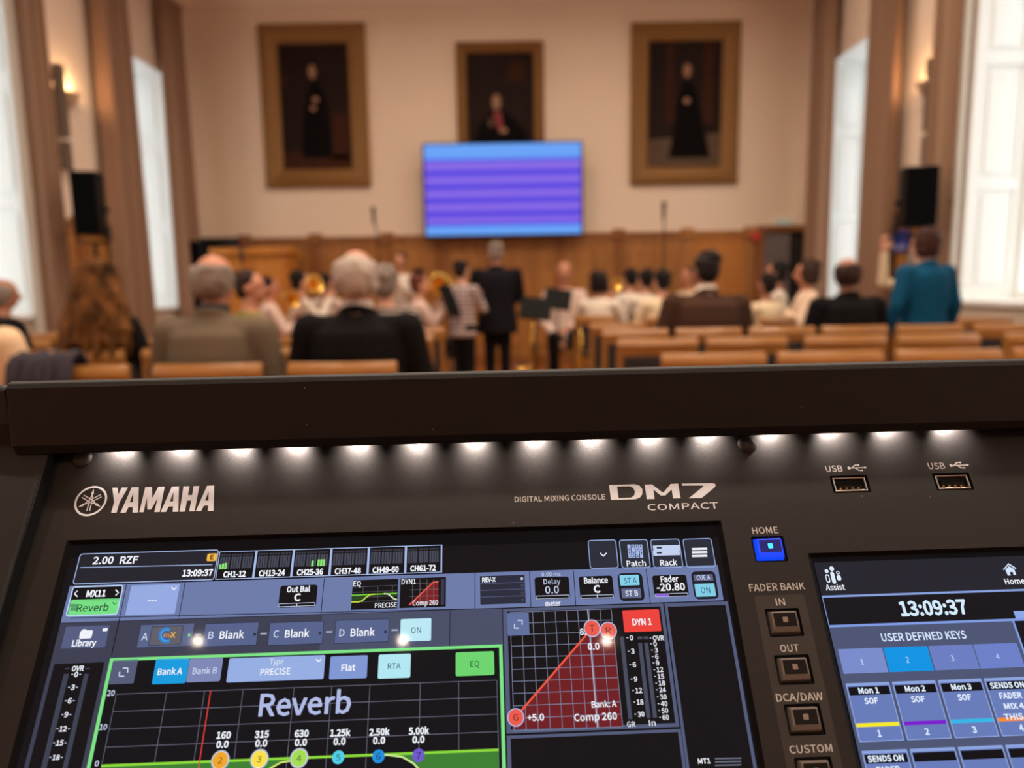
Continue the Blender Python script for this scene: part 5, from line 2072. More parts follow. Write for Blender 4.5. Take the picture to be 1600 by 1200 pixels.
def sconce(label, X, sg, px, py):
    p = at_x(px, py, X + sg * .08)
    t = thing('wall_lamp', label, 'wall lamp', (X, p.y, p.z), 0, 'wall lamps on the piers')
    bm = bmesh.new()
    n = 16
    rings = []
    for r, z in ((.03, -.13), (.07, -.10), (.12, -.04), (.15, .02), (.155, .03), (.14, .03), (.11, -.03), (.06, -.08), (.02, -.10)):
        rings.append([Vector((sg * max(.003, r * math.sin(PI * k / n) * .95 + .003), -r * math.cos(PI * k / n), z)) for k in range(n + 1)])
    vr = [[bm.verts.new(q_) for q_ in r_] for r_ in rings]
    for r0, r1 in zip(vr, vr[1:]):
        for k in range(n):
            bm.faces.new((r0[k], r0[k + 1], r1[k + 1], r1[k]))
    bmesh.ops.recalc_face_normals(bm, faces=bm.faces)
    obj('lamp_bowl', bm, M_sconce, t, True)
    bm = bmesh.new()
    ell(bm, (sg * .055, 0, .0), (.028, .028, .04))
    obj('bulb', bm, M_sbulb, t, True)
    bm = bmesh.new()
    box(bm, *((0, -.02, -.34, .03, .02, -.10) if sg > 0 else (-.03, -.02, -.34, 0, .02, -.10)))
    obj('wall_bracket', bm, M_sconce, t, False, .006)
    la = bpy.data.lights.new('wall_lamp_light', 'POINT')
    la.energy = 9.0
    la.color = (1, .62, .30)
    la.shadow_soft_size = .04
    lo = bpy.data.objects.new('wall_lamp_light', la)
    COL.objects.link(lo)
    lo.parent = t
    lo.location = (sg * .085, 0, .07)


sconce('glowing plaster wall lamp beside the left column loudspeaker', XL, 1, 112, 150)
sconce('glowing plaster wall lamp beside the right column loudspeaker', XR, -1, 1444, 133)

# ---- blue poster on the panelling of the right pier
M_blue = mat('poster_blue', rgb(34, 48, 128), .5)
M_bpale = mat('poster_pale', rgb(150, 156, 200), .5)
a, b = at_x(1421, 358, XR - .07), at_x(1386, 396, XR - .07)
t = thing('wall_poster', 'dark blue poster with pale marks behind the raised hand', 'poster', (XR - .062, (a.y + b.y) / 2, b.z))
hw, hh_ = abs(a.y - b.y) / 2, a.z - b.z
bm = bmesh.new()
box(bm, -.008, -hw, 0, 0, hw, hh_)
bn = obj('poster_sheet', bm, M_blue, t)
rr = random.Random(3)
for k in range(6):
    bm = bmesh.new()
    y, z = -hw * .8 + k * hw * .28, rr.uniform(.02, hh_ * .35)
    box(bm, -.0095, y, z, -.008, y + rr.uniform(.06, .13), z + rr.uniform(.02, .05))
    obj('pale_mark', bm, M_bpale, bn)

# ------------------------------------------------------------------ chairs
M_chair = wood('chair_beech', rgb(146, 97, 46), rgb(164, 112, 56), 5.0, (.25, 2, 2), .3)
M_uph = mat('chair_dark_upholstery', rgb(40, 34, 34), .9, noise=.15, nscale=200)
CH = .865                               # height of the chair backs


def make_chair(label, group):
    """facing +y, back at y = 0, standing on z = 0"""
    t = thing('beech_chair', label, 'chair', (0, 0, 0), 0, group)
    wd = .222

    def curve_board(z0, z1, dep, th, x=wd):
        bm = bmesh.new()
        n = 12
        F = []
        for i in range(n + 1):
            u = -1 + 2 * i / n
            c = dep * (1 - u * u)
            F.append([bm.verts.new((u * x, y, z)) for y, z in (((-c, z0), (-c - .010, z1 - .036), (-c + .006, z1 - .004), (-c + th, z1), (-c + th, z0)) if z1 > .8 and z1 > CH - .01 else ((-c, z0), (-c - (z1 - z0) * .06, z1), (-c - (z1 - z0) * .06 + th, z1), (-c + th, z0)))])
        for r0, r1 in zip(F, F[1:]):
            nk = len(r0)
            for k in range(nk):
                bm.faces.new((r0[k], r1[k], r1[(k + 1) % nk], r0[(k + 1) % nk]))
        bm.faces.new(F[0])
        bm.faces.new(list(reversed(F[-1])))
        bmesh.ops.recalc_face_normals(bm, faces=bm.faces)
        return bm
    obj('top_rail', curve_board(CH - .10, CH, .025, .034), M_chair, t, False, .009, 3)
    obj('back_pad', curve_board(.50, CH - .105, .02, .03, wd - .035), M_uph, t, False, .008, 2)
    bm = bmesh.new()
    box(bm, -wd + .02, .03, .43, wd - .02, .45, .475)
    obj('seat', bm, M_uph, t, False, .018, 3)
    bm = bmesh.new()
    box(bm, -wd + .012, .02, .385, wd - .012, .445, .43)
    obj('seat_frame', bm, M_chair, t, False, .005)
    for sx in (-1, 1):
        bm = bmesh.new()
        prof = [(.03, 0), (.07, 0), (.05, .43), (.045, .46), (.028, CH - .09), (-.004, CH - .09), (.002, .46), (.0, .40)]
        va = [bm.verts.new((sx * (wd - .034), p[0], p[1])) for p in prof]
        vb = [bm.verts.new((sx * wd, p[0], p[1])) for p in prof]
        n = len(prof)
        for i in range(n):
            bm.faces.new((va[i], va[(i + 1) % n], vb[(i + 1) % n], vb[i]))
        bm.faces.new(va)
        bm.faces.new(list(reversed(vb)))
        bmesh.ops.recalc_face_normals(bm, faces=bm.faces)
        obj('rear_leg', bm, M_chair, t, False, .005, 2)
        bm = bmesh.new()
        tube(bm, [(sx * (wd - .02), .43, 0), (sx * (wd - .02), .425, .40)], [.015, .02], 8)
        obj('front_leg', bm, M_chair, t, True)
    return t


chair0 = None


def chair(px, Y, label, rz=0.0, group='beech audience chairs'):
    """chair whose back is seen centred at px at the distance Y"""
    global chair0
    x = at(px, 520, Y).x
    if chair0 is None:
        chair0 = make_chair(label, group)
        chair0.location = (x, Y, 0)
        chair0.rotation_euler = (0, 0, rz)
        return chair0
    return dup(chair0, (x, Y, 0), rz, label, group)


R1, R2, R3, R4 = 3.0, 3.9, 4.78, 5.65
L1, L2, L3, L4 = 2.85, 3.68, 4.55, 5.4
chair(1117, R1, 'beech chair, leftmost of the nearest row right of the aisle')
chair(1300, R1, 'beech chair, second from the aisle in the nearest right row')
chair(1487, R1, 'beech chair, third from the aisle in the nearest right row')
chair(1672, R1, 'beech chair at the right edge of the nearest right row')
chair(1028, R2, 'empty beech chair by the aisle in the second right row')
chair(1168, R2, 'empty beech chair second from the aisle in the second right row')
chair(1323, R2, 'empty beech chair third from the aisle in the second right row')
chair(1469, R2, 'empty beech chair fourth from the aisle, before the woman in teal')
chair(1637, R2, 'beech chair at the right edge of the second right row')
chair(993, R3, 'empty beech chair by the aisle in the third right row')
chair(1108, R3, 'beech chair behind the back of the man in the brown jacket')
chair(1223, R3, 'empty beech chair between the brown jacket and the black jacket')
chair(1336, R3, 'beech chair behind the back of the man in the black jacket on the right')
chair(1454, R3, 'beech chair directly before the woman in teal')
chair(1575, R3, 'empty beech chair right of the woman in teal')
chair(966, R4, 'empty beech chair by the aisle in the front right row')
chair(1538, R4, 'empty beech chair under the near right window')
chair(108, L1, 'beech chair with a dark coat over its back')
chair(318, L1, 'beech chair behind the man in the grey jacket')
chair(531, L1, 'beech chair behind the white-haired man in black')
chair(122, L2, 'beech chair behind the long-haired woman')
chair(284, L2, 'beech chair in front of the man in the grey jacket')
chair(445, L2, 'beech chair seen between the grey and the black jackets')
chair(-20, L2, 'beech chair at the left edge beside the long-haired woman')
chair(225, L3, 'beech chair by the curtain past the long-haired woman')
chair(365, L3, 'beech chair of the person in the olive top')
chair(492, L3, 'beech chair hidden before the white-haired man')
chair(622, L3, 'beech chair of the person in the striped top beside the aisle')
chair(20, L3, 'beech chair of the person in the striped shirt at the left window')
chair(648, L4, 'beech chair ending the front left row at the aisle')
chair(48, L4, 'chair with a grey back under the near left window')

# ------------------------------------------------------------------ people
SKIN = {'pale': mat('skin_pale', rgb(208, 152, 124), .5), 'ruddy': mat('skin_ruddy', rgb(188, 124, 94), .5), 'tan': mat('skin_tan', rgb(160, 106, 78), .5)}
M_eye = mat('eye_dark', rgb(30, 22, 20), .2)
M_lip = mat('lip', rgb(160, 84, 76), .5)


def cloth(name, r, g, b, rough=.9):
    return mat('cloth_' + name, rgb(r, g, b), rough, noise=.10, nscale=60, bump=.25, spec=.12)


def hairm(name, r, g, b, r2=None):
    if r2:
        h_ = wood('hair_' + name, rgb(r, g, b), rgb(*r2), 4.0, (1, 1, .45), .8)
        h_.node_tree.nodes['Principled BSDF'].inputs['Specular IOR Level'].default_value = .08
        return h_
    return mat('hair_' + name, rgb(r, g, b), .6, noise=.3, nscale=120, stretch=(1, 1, .15), spec=.2)


def bake(name, bm, m_, parent, voxel, it=4, fac=.5):
    """weld overlapping volumes into one continuous surface"""
    me = bpy.data.meshes.new(name)
    bmesh.ops.recalc_face_normals(bm, faces=bm.faces)
    bm.to_mesh(me)
    bm.free()
    o = bpy.data.objects.new(name, me)
    COL.objects.link(o)
    rm = o.modifiers.new('weld', 'REMESH')
    rm.mode = 'VOXEL'
    rm.voxel_size = voxel
    if it:
        sm = o.modifiers.new('soft', 'SMOOTH')
        sm.factor = fac
        sm.iterations = it
    m2 = bpy.data.meshes.new_from_object(o.evaluated_get(bpy.context.evaluated_depsgraph_get()))
    bpy.data.objects.remove(o)
    bpy.data.meshes.remove(me)
    m2.name = name
    m2.materials.clear()
    m2.materials.append(m_)
    return finish(name, m2, parent, True)


def hand(bm, M, wrist, direction, palm_n, side, curl=.35, spread=.12, s=1.0):
    """five separate fingers and a thumb leaving the side of the palm"""
    d = Vector(direction).normalized()
    n = Vector(palm_n)
    n = (n - d * n.dot(d)).normalized()
    a = d.cross(n).normalized() * side          # towards the thumb
    w = Vector(wrist)
    cap(bm, M @ w, M @ (w + d * .045 * s), .024 * s, .03 * s, 10)
    k = w + d * .085 * s
    for off in (-.028, -.009, .010, .029):
        cap(bm, M @ (w + d * .03 * s + a * off * .7 * s), M @ (k + a * off * s), .0145 * s, .0115 * s, 8)
    for off, ln in ((.030, .068), (.010, .076), (-.010, .071), (-.029, .056)):
        p0 = k + a * off * s
        sp = off * spread / .03
        d1 = (d + a * sp + n * curl * .5).normalized()
        d2 = (d + a * sp * .8 + n * curl * 1.6).normalized()
        p1 = p0 + d1 * ln * .52 * s
        p2 = p1 + d2 * ln * .55 * s
        cap(bm, M @ p0, M @ p1, .0105 * s, .0092 * s, 8)
        cap(bm, M @ p1, M @ p2, .0092 * s, .0075 * s, 8)
    t0 = w + d * .03 * s + a * .026 * s
    t1 = t0 + (d * .6 + a * .8 + n * .25).normalized() * .042 * s
    t2 = t1 + (d * .95 + a * .35 + n * .3).normalized() * .034 * s
    cap(bm, M @ t0, M @ t1, .014 * s, .0115 * s, 8)
    cap(bm, M @ t1, M @ t2, .0115 * s, .009 * s, 8)


def eloft(bm, M, rings, n=18):
    skin(bm, [[M @ Vector((cx + rx * math.cos(2 * PI * k / n), cy + ry * math.sin(2 * PI * k / n), z)) for k in range(n)] for z, cx, cy, rx, ry in rings])


def person(label, px, Y, face, pose='sit', s=1.0, build=1.0, lean=0.0, roll=0.0, head=(0, 0), skin_='pale', hair=('short', None), top=('shirt', None), legs=None, shoes=None,
           arms=None, collar=None, eyes=False, voxel=.010, group=None, dz=0.0, hand_curl=.35, dx=0.0):
    """a clothed figure; face = heading in radians, 0 looks towards the front wall (+y)"""
    x = at(px, 450, Y).x + dx
    t = thing('person', label, 'person', (x, Y, 0), face, group)
    pz = (.545 if pose == 'sit' else .93 * s) + dz
    S = Matrix.Translation((0, 0, pz)) @ Matrix.Scale(s, 4)
    U = S @ Matrix.Rotation(-lean, 4, 'X') @ Matrix.Rotation(roll, 4, 'Y')      # upper body
    hp = Vector((0, 0, .55))
    H = U @ Matrix.Translation(hp) @ Matrix.Rotation(head[0], 4, 'Z') @ Matrix.Rotation(-head[1] + lean * .7, 4, 'X') @ Matrix.Translation(-hp)
    b = build
    fl = -pz / s + .0
    sh = .178 * b
    A = dict(le=(-.235 * b, .03, .20), lw=(-.15, .27, .09), re=(.235 * b, .03, .20), rw=(.15, .27, .09)) if pose == 'sit' else dict(le=(-.25 * b, -.02, .19), lw=(-.27 * b, .06, -.06), re=(.25 * b, -.02, .19), rw=(.27 * b, .06, -.06))
    if arms:
        A.update(arms)
    if pose == 'sit':
        J = {sx: (Vector((sx * .09, .02, 0)), Vector((sx * .13, .43, .015)), Vector((sx * .12, .41, fl + .085 / s)), Vector((sx * .14, .55, fl + .035 / s))) for sx in (-1, 1)}
    else:
        J = {sx: (Vector((sx * .08, 0, -.02)), Vector((sx * .085, .02, -.44)), Vector((sx * .085, -.02, fl + .085 / s)), Vector((sx * .125, .13, fl + .035 / s))) for sx in (-1, 1)}

    # --- body, one continuous surface
    bm = bmesh.new()
    eloft(bm, U, [(-.09, 0, 0, .15 * b, .10 * b), (0, 0, 0, .16 * b, .108 * b), (.10, 0, 0, .142 * b, .10 * b), (.22, 0, 0, .142 * b, .098 * b), (.34, 0, 0, .155 * b, .105 * b), (.44, 0, -.005, .15 * b, .095 * b), (.50, 0, -.01, .10 * b, .07), (.54, 0, -.005, .055, .055)])
    cap(bm, U @ Vector((-sh, -.01, .455)), U @ Vector((sh, -.01, .455)), .052 * s, .052 * s)
    cap(bm, U @ Vector((0, -.01, .48)), H @ Vector((0, .012, .64)), .058 * s, .054 * s)
    ell(bm, (0, .005, .705), (.077, .096, .098), 3, H)
    ell(bm, (0, .042, .645), (.058, .062, .066), 2, H)
    cap(bm, H @ Vector((0, .095, .70)), H @ Vector((0, .118, .668)), .011 * s, .016 * s, 8)
    for sx in (-1, 1):
        ell(bm, (sx * .080, .0, .675), (.012, .022, .034), 2, H)
        ell(bm, (sx * .034, .083, .715), (.022, .014, .012), 1, H)
        e_, w_ = Vector(A['le' if sx < 0 else 're']), Vector(A['lw' if sx < 0 else 'rw'])
        cap(bm, U @ Vector((sx * sh, -.01, .455)), U @ e_, .050 * s * b ** .5, .040 * s)
        cap(bm, U @ e_, U @ w_, .040 * s, .026 * s)
        d = (w_ - e_).normalized()
        if 'palm' + ('l' if sx < 0 else 'r') in A:
            pn = A['palm' + ('l' if sx < 0 else 'r')]
        else:
            pn = (0, 0, -1) if pose == 'sit' else (-sx, 0, 0)
        pn = Vector(pn)
        if abs(pn.dot(d)) > .93:
            pn = Vector((0, -1, 0)) if abs(d.y) < .8 else Vector((-sx, 0, 0))
        side = 1 if d.cross((pn - d * pn.dot(d)).normalized()).x * -sx > 0 else -1
        hand(bm, U, w_ + d * .01, d, pn, side, hand_curl)
        h0, k0_, a0, f0 = J[sx]
        cap(bm, S @ h0, S @ k0_, .075 * s * b ** .5, .052 * s)
        cap(bm, S @ k0_, S @ a0, .052 * s, .034 * s)
        cap(bm, S @ a0, S @ f0, .036 * s, .03 * s)
    body = bake('body', bm, SKIN[skin_], t, voxel, 3)

    # --- face details
    if eyes:
        for sx in (-1, 1):
            bm = bmesh.new()
            ell(bm, (sx * .033, .093, .700), (.013, .008, .007), 1, H)
            obj('eye', bm, M_eye, body, True)
        bm = bmesh.new()
        ell(bm, (0, .099, .640), (.022, .008, .007), 1, H)
        obj('mouth', bm, M_lip, body, True)

    # --- top
    kind, cm = top
    jk = kind in ('jacket', 'coat')
    g = .022 if jk else .012
    hem = (-.20 if pose == 'stand' else -.10) if jk else -.11
    if kind == 'coat' and pose == 'stand':
        hem = -.30
    bm = bmesh.new()
    fl_ = .03 if kind == 'coat' else .008
    eloft(bm, U, [(hem, 0, -.005, (.165 + g + fl_) * b, (.115 + g + fl_) * b), (0, 0, 0, (.163 + g) * b, (.112 + g) * b), (.10, 0, 0, (.150 + g) * b, (.104 + g) * b), (.22, 0, -.004, (.150 + g) * b, (.104 + g) * b), (.34, 0, -.006, (.160 + g) * b, (.110 + g) * b), (.44, 0, -.01, (.155 + g) * b, (.098 + g) * b), (.495, 0, -.014, (.115 + g * .5) * b, (.074 + g * .6)), (.525, 0, -.014, .074, .068)])
    cap(bm, U @ Vector((-sh * 1.0, -.01, .452)), U @ Vector((sh * 1.0, -.01, .452)), (.056 + g * .7) * s, (.056 + g * .7) * s)
    for sx in (-1, 1):
        e_, w_ = Vector(A['le' if sx < 0 else 're']), Vector(A['lw' if sx < 0 else 'rw'])
        cap(bm, U @ Vector((sx * sh, -.01, .455)), U @ e_, (.054 + g * .8) * s * b ** .5, (.046 + g * .7) * s)
        d = (w_ - e_)
        if kind != 'tee':
            cap(bm, U @ e_, U @ (w_ - d.normalized() * .012), (.046 + g * .7) * s, (.033 + g * .5) * s)
        else:
            pass
    if jk:      # collar that stands round the neck, and folds across the back
        n = 16
        for k in range(n):
            a0_, a1_ = 2 * PI * k / n + PI / 2, 2 * PI * (k + 1) / n + PI / 2
            pt = lambda a: U @ Vector((.072 * math.cos(a), -.012 + .070 * math.sin(a), .53 - .022 * math.sin(a)))
            cap(bm, pt(a0_), pt(a1_), .017 * s, .017 * s, 6)
        rr = random.Random(hash(label) % 1000)
        for k in range(5):
            x0 = rr.uniform(-.12, .12) * b
            cap(bm, U @ Vector((x0, -.118 * b, rr.uniform(.02, .3))), U @ Vector((x0 + rr.uniform(-.05, .05), -.116 * b, rr.uniform(.1, .36))), .010, .008, 6)
    nm = {'jacket': 'jacket', 'coat': 'coat', 'shirt': 'shirt', 'tee': 'shirt', 'blouse': 'blouse'}[kind]
    bake(nm, bm, cm, t, .012, 3)
    if collar:
        bm = bmesh.new()
        eloft(bm, U, [(.515, 0, -.014, .070, .074), (.582, 0, -.010, .068, .070)])
        obj('collar', bm, collar, t, True)

    # --- trousers and shoes
    bm = bmesh.new()
    cap(bm, S @ Vector((-.075 * b, 0, -.01)), S @ Vector((.075 * b, 0, -.01)), .112 * s, .112 * s)
    for sx in (-1, 1):
        h0, k0_, a0, f0 = J[sx]
        cap(bm, S @ h0, S @ k0_, .090 * s * b ** .5, .068 * s)
        cap(bm, S @ k0_, S @ (a0 + Vector((0, 0, .02))), .068 * s, .056 * s)
    bake('trousers', bm, legs or cloth('black', 20, 18, 20), t, .014, 3)
    for sx in (-1, 1):
        h0, k0_, a0, f0 = J[sx]
        bm = bmesh.new()
        cap(bm, S @ (a0 + Vector((0, -.02, -.03 / s))), S @ (f0 + Vector((0, .03, 0))), .042, .036, 12)
        for v in bm.verts:
            v.co.z = max(v.co.z, .003)
        obj('shoe', bm, shoes or M_blk, t, True)

    # --- hair
    hk, hm = hair
    if hk:
        bm = bmesh.new()
        rr = random.Random(len(label) * 7 + int(px))
        if hk in ('short', 'thick', 'long', 'bob', 'ponytail', 'cap_of_hair'):
            k = 1.10 if hk in ('thick', 'bob', 'long') else 1.0
            ell(bm, (0, -.020, .722), (.085 * k, .094 * k, .096 * k), 3, H)
            ell(bm, (0, -.045, .675), (.078 * k, .066 * k, .075 * k), 2, H)
            for q in range(26):
                a = rr.uniform(0, 2 * PI)
                e2 = rr.uniform(.1, 1.3)
                p = Vector((.083 * k * math.cos(a) * math.cos(e2), -.03 + .085 * k * math.sin(a) * math.cos(e2), .73 + .088 * k * math.sin(e2)))
                if p.y > .045:
                    continue
                ell(bm, p, (.024, .024, .020), 1, H)
        if hk == 'bob':
            ell(bm, (0, -.02, .70), (.108, .105, .125), 3, H)
            for sx in (-1, 1):
                ell(bm, (sx * .072, -.01, .635), (.04, .06, .06), 2, H)
            ell(bm, (0, -.07, .63), (.08, .045, .06), 2, H)
        if hk == 'long':
            flr = 1.1 if s > .93 and px < 200 else .5
            for q in range(64 if flr > 1 else 40):
                a = PI + PI * rr.uniform(-.12, 1.12)
                r0 = .085
                p = [H @ Vector((r0 * .15 * math.cos(a), -.015 + r0 * .15 * math.sin(a), .818)), H @ Vector((r0 * 1.02 * math.cos(a), -.02 + r0 * 1.0 * math.sin(a), .79)), H @ Vector((r0 * 1.34 * math.cos(a), -.025 + r0 * 1.28 * math.sin(a), .71))]
                ph = rr.uniform(0, 6)
                ln = rr.uniform(.30, .44)
                for j in range(1, 6):
                    f = j / 5
                    w_ = .014 * math.sin(ph + f * 7)
                    p.append(U @ Vector(((r0 * (1.3 + flr * f) + w_) * math.cos(a) + w_, -.05 - .03 * f + (r0 * (1.1 + .25 * f) + w_) * math.sin(a), .70 - ln * f)))
                tube(bm, p, [.014, .02, .022, .024, .024, .023, .020, .009], 7)
        if hk == 'ponytail':
            tube(bm, [H @ Vector(v) for v in ((0, -.10, .74), (0, -.15, .72), (0, -.155, .62), (0, -.13, .52))], [.028, .034, .032, .012], 10)
        if hk in ('fringe', 'white_full'):      # hair round the sides and back, bare crown
            full = hk == 'white_full'
            k = 1.14 if full else 1.03
            ell(bm, (0, -.024, .690 if full else .684), (.083 * k, .090 * k, .098 if full else .090), 3, H)
            for sx in (-1, 1):
                ell(bm, (sx * .062 * k, -.005, .70), (.028, .062, .060), 2, H)
            for q in range(50):
                a = PI + PI * rr.uniform(-.12, 1.12)
                z = rr.uniform(.62, .74)
                r0 = math.sqrt(max(.05, 1 - ((z - .69) / .115) ** 2))
                ell(bm, (.079 * k * r0 * math.cos(a), -.012 + .090 * k * r0 * math.sin(a), z), (.018, .018, .024), 1, H)
        bake('hair', bm, hm, t, .008, 2)
    return t


white = cloth('white_shirt', 226, 212, 196)
cream = cloth('cream_shirt', 226, 204, 168)
pinkw = cloth('pinkish_white', 218, 192, 178)
black = cloth('black', 17, 15, 17)
navy = cloth('dark_suit', 22, 20, 26)
dark_hair = hairm('near_black', 26, 18, 16)
brown_hair = hairm('dark_brown', 50, 32, 24)
grey_hair = hairm('grey', 128, 114, 104)
white_hair = hairm('whitish', 172, 156, 144)

# ---- the audience
person('person with a bald brown head and striped shirt at the left window', -14, 4.75, R(-20), 'sit', .90, 1.0, lean=.12, head=(R(-25), .05), skin_='tan', hair=('fringe', grey_hair), top=('shirt', stripes('striped_shirt', rgb(52, 44, 42), rgb(168, 146, 122), 9.0)))
person('person in black at the left edge of the picture, in front of the cream fleece', -40, 3.85, 0, 'sit', .93, 1.04, lean=.05, hair=('short', brown_hair), top=('jacket', black))
person('person in a cream fleece at the left edge, nearest to the console', -72, 2.98, 0, 'sit', .90, 1.15, lean=.05, hair=('short', grey_hair), top=('jacket', mat('cloth_cream_fleece', rgb(232, 196, 158), .95, noise=.12, nscale=160, bump=1.0)))
wavy = hairm('blond_brown', 26, 15, 8, (124, 80, 40))
person('woman with long wavy blond-brown hair and a black top', 146, 3.80, R(-12), 'sit', .955, .98, lean=.12, head=(R(-6), -.05), hair=('long', wavy), top=('blouse', black), arms=dict(re=(.25, .06, .20), rw=(.20, .26, .16)))
person('balding man in a grey-olive jacket, seated left of the white-haired man', 326, 3.02, R(-4), 'sit', .955, 1.16, lean=.08, head=(R(-8), .02), skin_='ruddy', hair=('fringe', grey_hair), top=('jacket', cloth('grey_olive', 106, 92, 76)), collar=cloth('dark_collar', 52, 50, 52))
person('white-haired man in a black jacket, seated nearest to the aisle on the left', 556, 3.02, R(2), 'sit', .965, 1.20, lean=.06, head=(R(-4), .0), skin_='ruddy', hair=('white_full', white_hair), top=('jacket', black), collar=cloth('pale_collar', 196, 180, 168))
person('person in an olive top turned right, half hidden behind the grey jacket', 378, 4.72, R(-50), 'sit', .92, 1.0, lean=.1, head=(R(-35), 0), skin_='ruddy', hair=('short', brown_hair), top=('shirt', cloth('olive', 136, 120, 70)), eyes=True)
person('grey-haired person in a striped top behind the white-haired man', 601, 4.72, R(-6), 'sit', .93, 1.10, lean=.05, hair=('thick', grey_hair), top=('shirt', stripes('striped_top', rgb(34, 30, 32), rgb(150, 136, 124), 8.0)))
person('man in a brown jacket with a white collar, seated right of the aisle', 1106, 4.97, R(4), 'sit', 1.03, 1.30, lean=.14, roll=.02, head=(R(6), .02), skin_='tan', hair=('short', dark_hair), top=('jacket', cloth('brown_jacket', 66, 44, 34)), collar=white)
person('bald man in a black jacket, seated left of the woman in teal', 1328, 5.0, R(2), 'sit', .97, 1.16, lean=.08, head=(R(-2), .0), skin_='tan', hair=('fringe', brown_hair), top=('jacket', black))
person('woman in a teal coat with brown hair, standing with her back turned', 1446, 5.25, R(14), 'stand', .875, 1.14, lean=.03, head=(R(24), .08), hair=('bob', hairm('auburn', 56, 30, 22)), top=('coat', cloth('teal', 16, 74, 106)), legs=cloth('dark_navy', 24, 26, 36))
person('person in a cream top raising an open hand beside the woman in teal', 1434, 5.95, R(175), 'stand', .80, .95, head=(R(-6), .0), hair=('bob', grey_hair), top=('blouse', cream), legs=black, eyes=True, voxel=.007,
       arms=dict(re=(.37, .06, .50), rw=(.40, .12, .80), palmr=(0, 1, 0)), hand_curl=.10)

# ---- conductor
person('conductor in a black suit standing with his back turned in the aisle', 776, 7.5, R(2), 'stand', .93, 1.22, head=(0, .10), skin_='ruddy', hair=('short', grey_hair), top=('jacket', navy), legs=navy, arms=dict(le=(-.27, .06, .20), lw=(-.20, .28, .22), re=(.27, .06, .20), rw=(.22, .28, .16)))

# ---- the band
BG = 'young band players in pale shirts'


def player(label, px, Y, face=0.0, pose='sit', s=.95, hair=('short', dark_hair), top=('shirt', white), **k):
    t = person(label, px, Y, face, pose, s, group=BG, hair=hair, top=top, **k)
    if pose == 'sit':
        h_ = Vector((-.16 * math.sin(0), 0))
        off = Matrix.Rotation(face, 2) @ Vector((0, -.15))
        dup(chair0, (t.location.x + off.x, Y + off.y, 0), face, 'beech chair under the ' + ' '.join(label.split()[:12]), 'beech band chairs')
    return t


hold = dict(le=(-.24, .10, .22), lw=(-.07, .27, .36), re=(.24, .10, .22), rw=(.09, .29, .30))
blow = dict(le=(-.24, .10, .27), lw=(-.06, .25, .49), re=(.24, .10, .27), rw=(.07, .29, .50))
low = dict(le=(-.24, .10, .20), lw=(-.05, .26, .12), re=(.24, .10, .20), rw=(.10, .27, .02))
player('standing boy with a white shirt by the oak panelling, left of the conductor', 627, 9.3, R(170), 'stand', .93, arms=hold, eyes=True, skin_='ruddy')
player('player with a white back and a bright horn behind the grey jacket', 470, 8.0, R(-52), 'sit', 1.02, arms=blow)
player('player in a pinkish shirt nearest to the orange cabinet', 420, 7.4, R(-60), 'sit', .93, top=('shirt', pinkw), arms=hold, skin_='ruddy')
player('dark-haired player just left of the white-haired man', 509, 9.0, R(-30), 'sit', 1.0, top=('shirt', pinkw), arms=hold)
player('player in a pinkish shirt right of the striped top', 656, 7.5, R(-70), 'sit', .93, hair=('short', hairm('reddish', 96, 46, 34)), top=('shirt', pinkw), arms=blow)
player('player in a checked shirt standing close to the left of the conductor', 722, 7.15, R(-30), 'stand', .82, top=('shirt', stripes('checked_shirt', rgb(206, 188, 176), rgb(110, 96, 100), 7.0, 'Z', rgb(140, 120, 122))), arms=hold)
player('player facing the audience behind the music desks, right of the conductor', 882, 8.7, R(178), 'sit', 1.12, hair=('short', hairm('sandy', 150, 104, 70)), top=('shirt', pinkw), arms=low, eyes=True, skin_='ruddy')
player('dark-haired player with a brass horn right of the music desks', 937, 7.3, R(-30), 'sit', .93, hair=('bob', dark_hair), arms=blow)
player('dark-haired player with a white back, leftmost of three', 984, 8.75, R(20), 'sit', 1.0, arms=low)
player('dark-haired player with a white back, middle of three', 1008, 8.05, R(20), 'sit', .97, arms=hold)
player('dark-haired player with a cream back, rightmost of three', 1034, 6.9, R(15), 'sit', .93, top=('shirt', cream), arms=low)
player('pink-faced player half hidden by the brown jacket', 1076, 9.2, R(120), 'sit', 1.02, hair=('short', brown_hair), top=('shirt', cream), arms=hold, eyes=True, skin_='ruddy')
player('boy in a cream shirt right of the brown jacket', 1198, 6.4, R(30), 'sit', .86, top=('shirt', cream), arms=low, skin_='tan')
player('player in a white shirt before the grey door', 1212, 7.6, R(60), 'sit', 1.03, top=('shirt', white), arms=hold, skin_='ruddy')
player('dark-haired woman in a cream blouse in profile beside the right window', 1260, 7.1, R(80), 'sit', 1.02, hair=('bob', brown_hair), top=('blouse', cloth('blush_cream', 226, 198, 172)), arms=hold, eyes=True, skin_='ruddy')


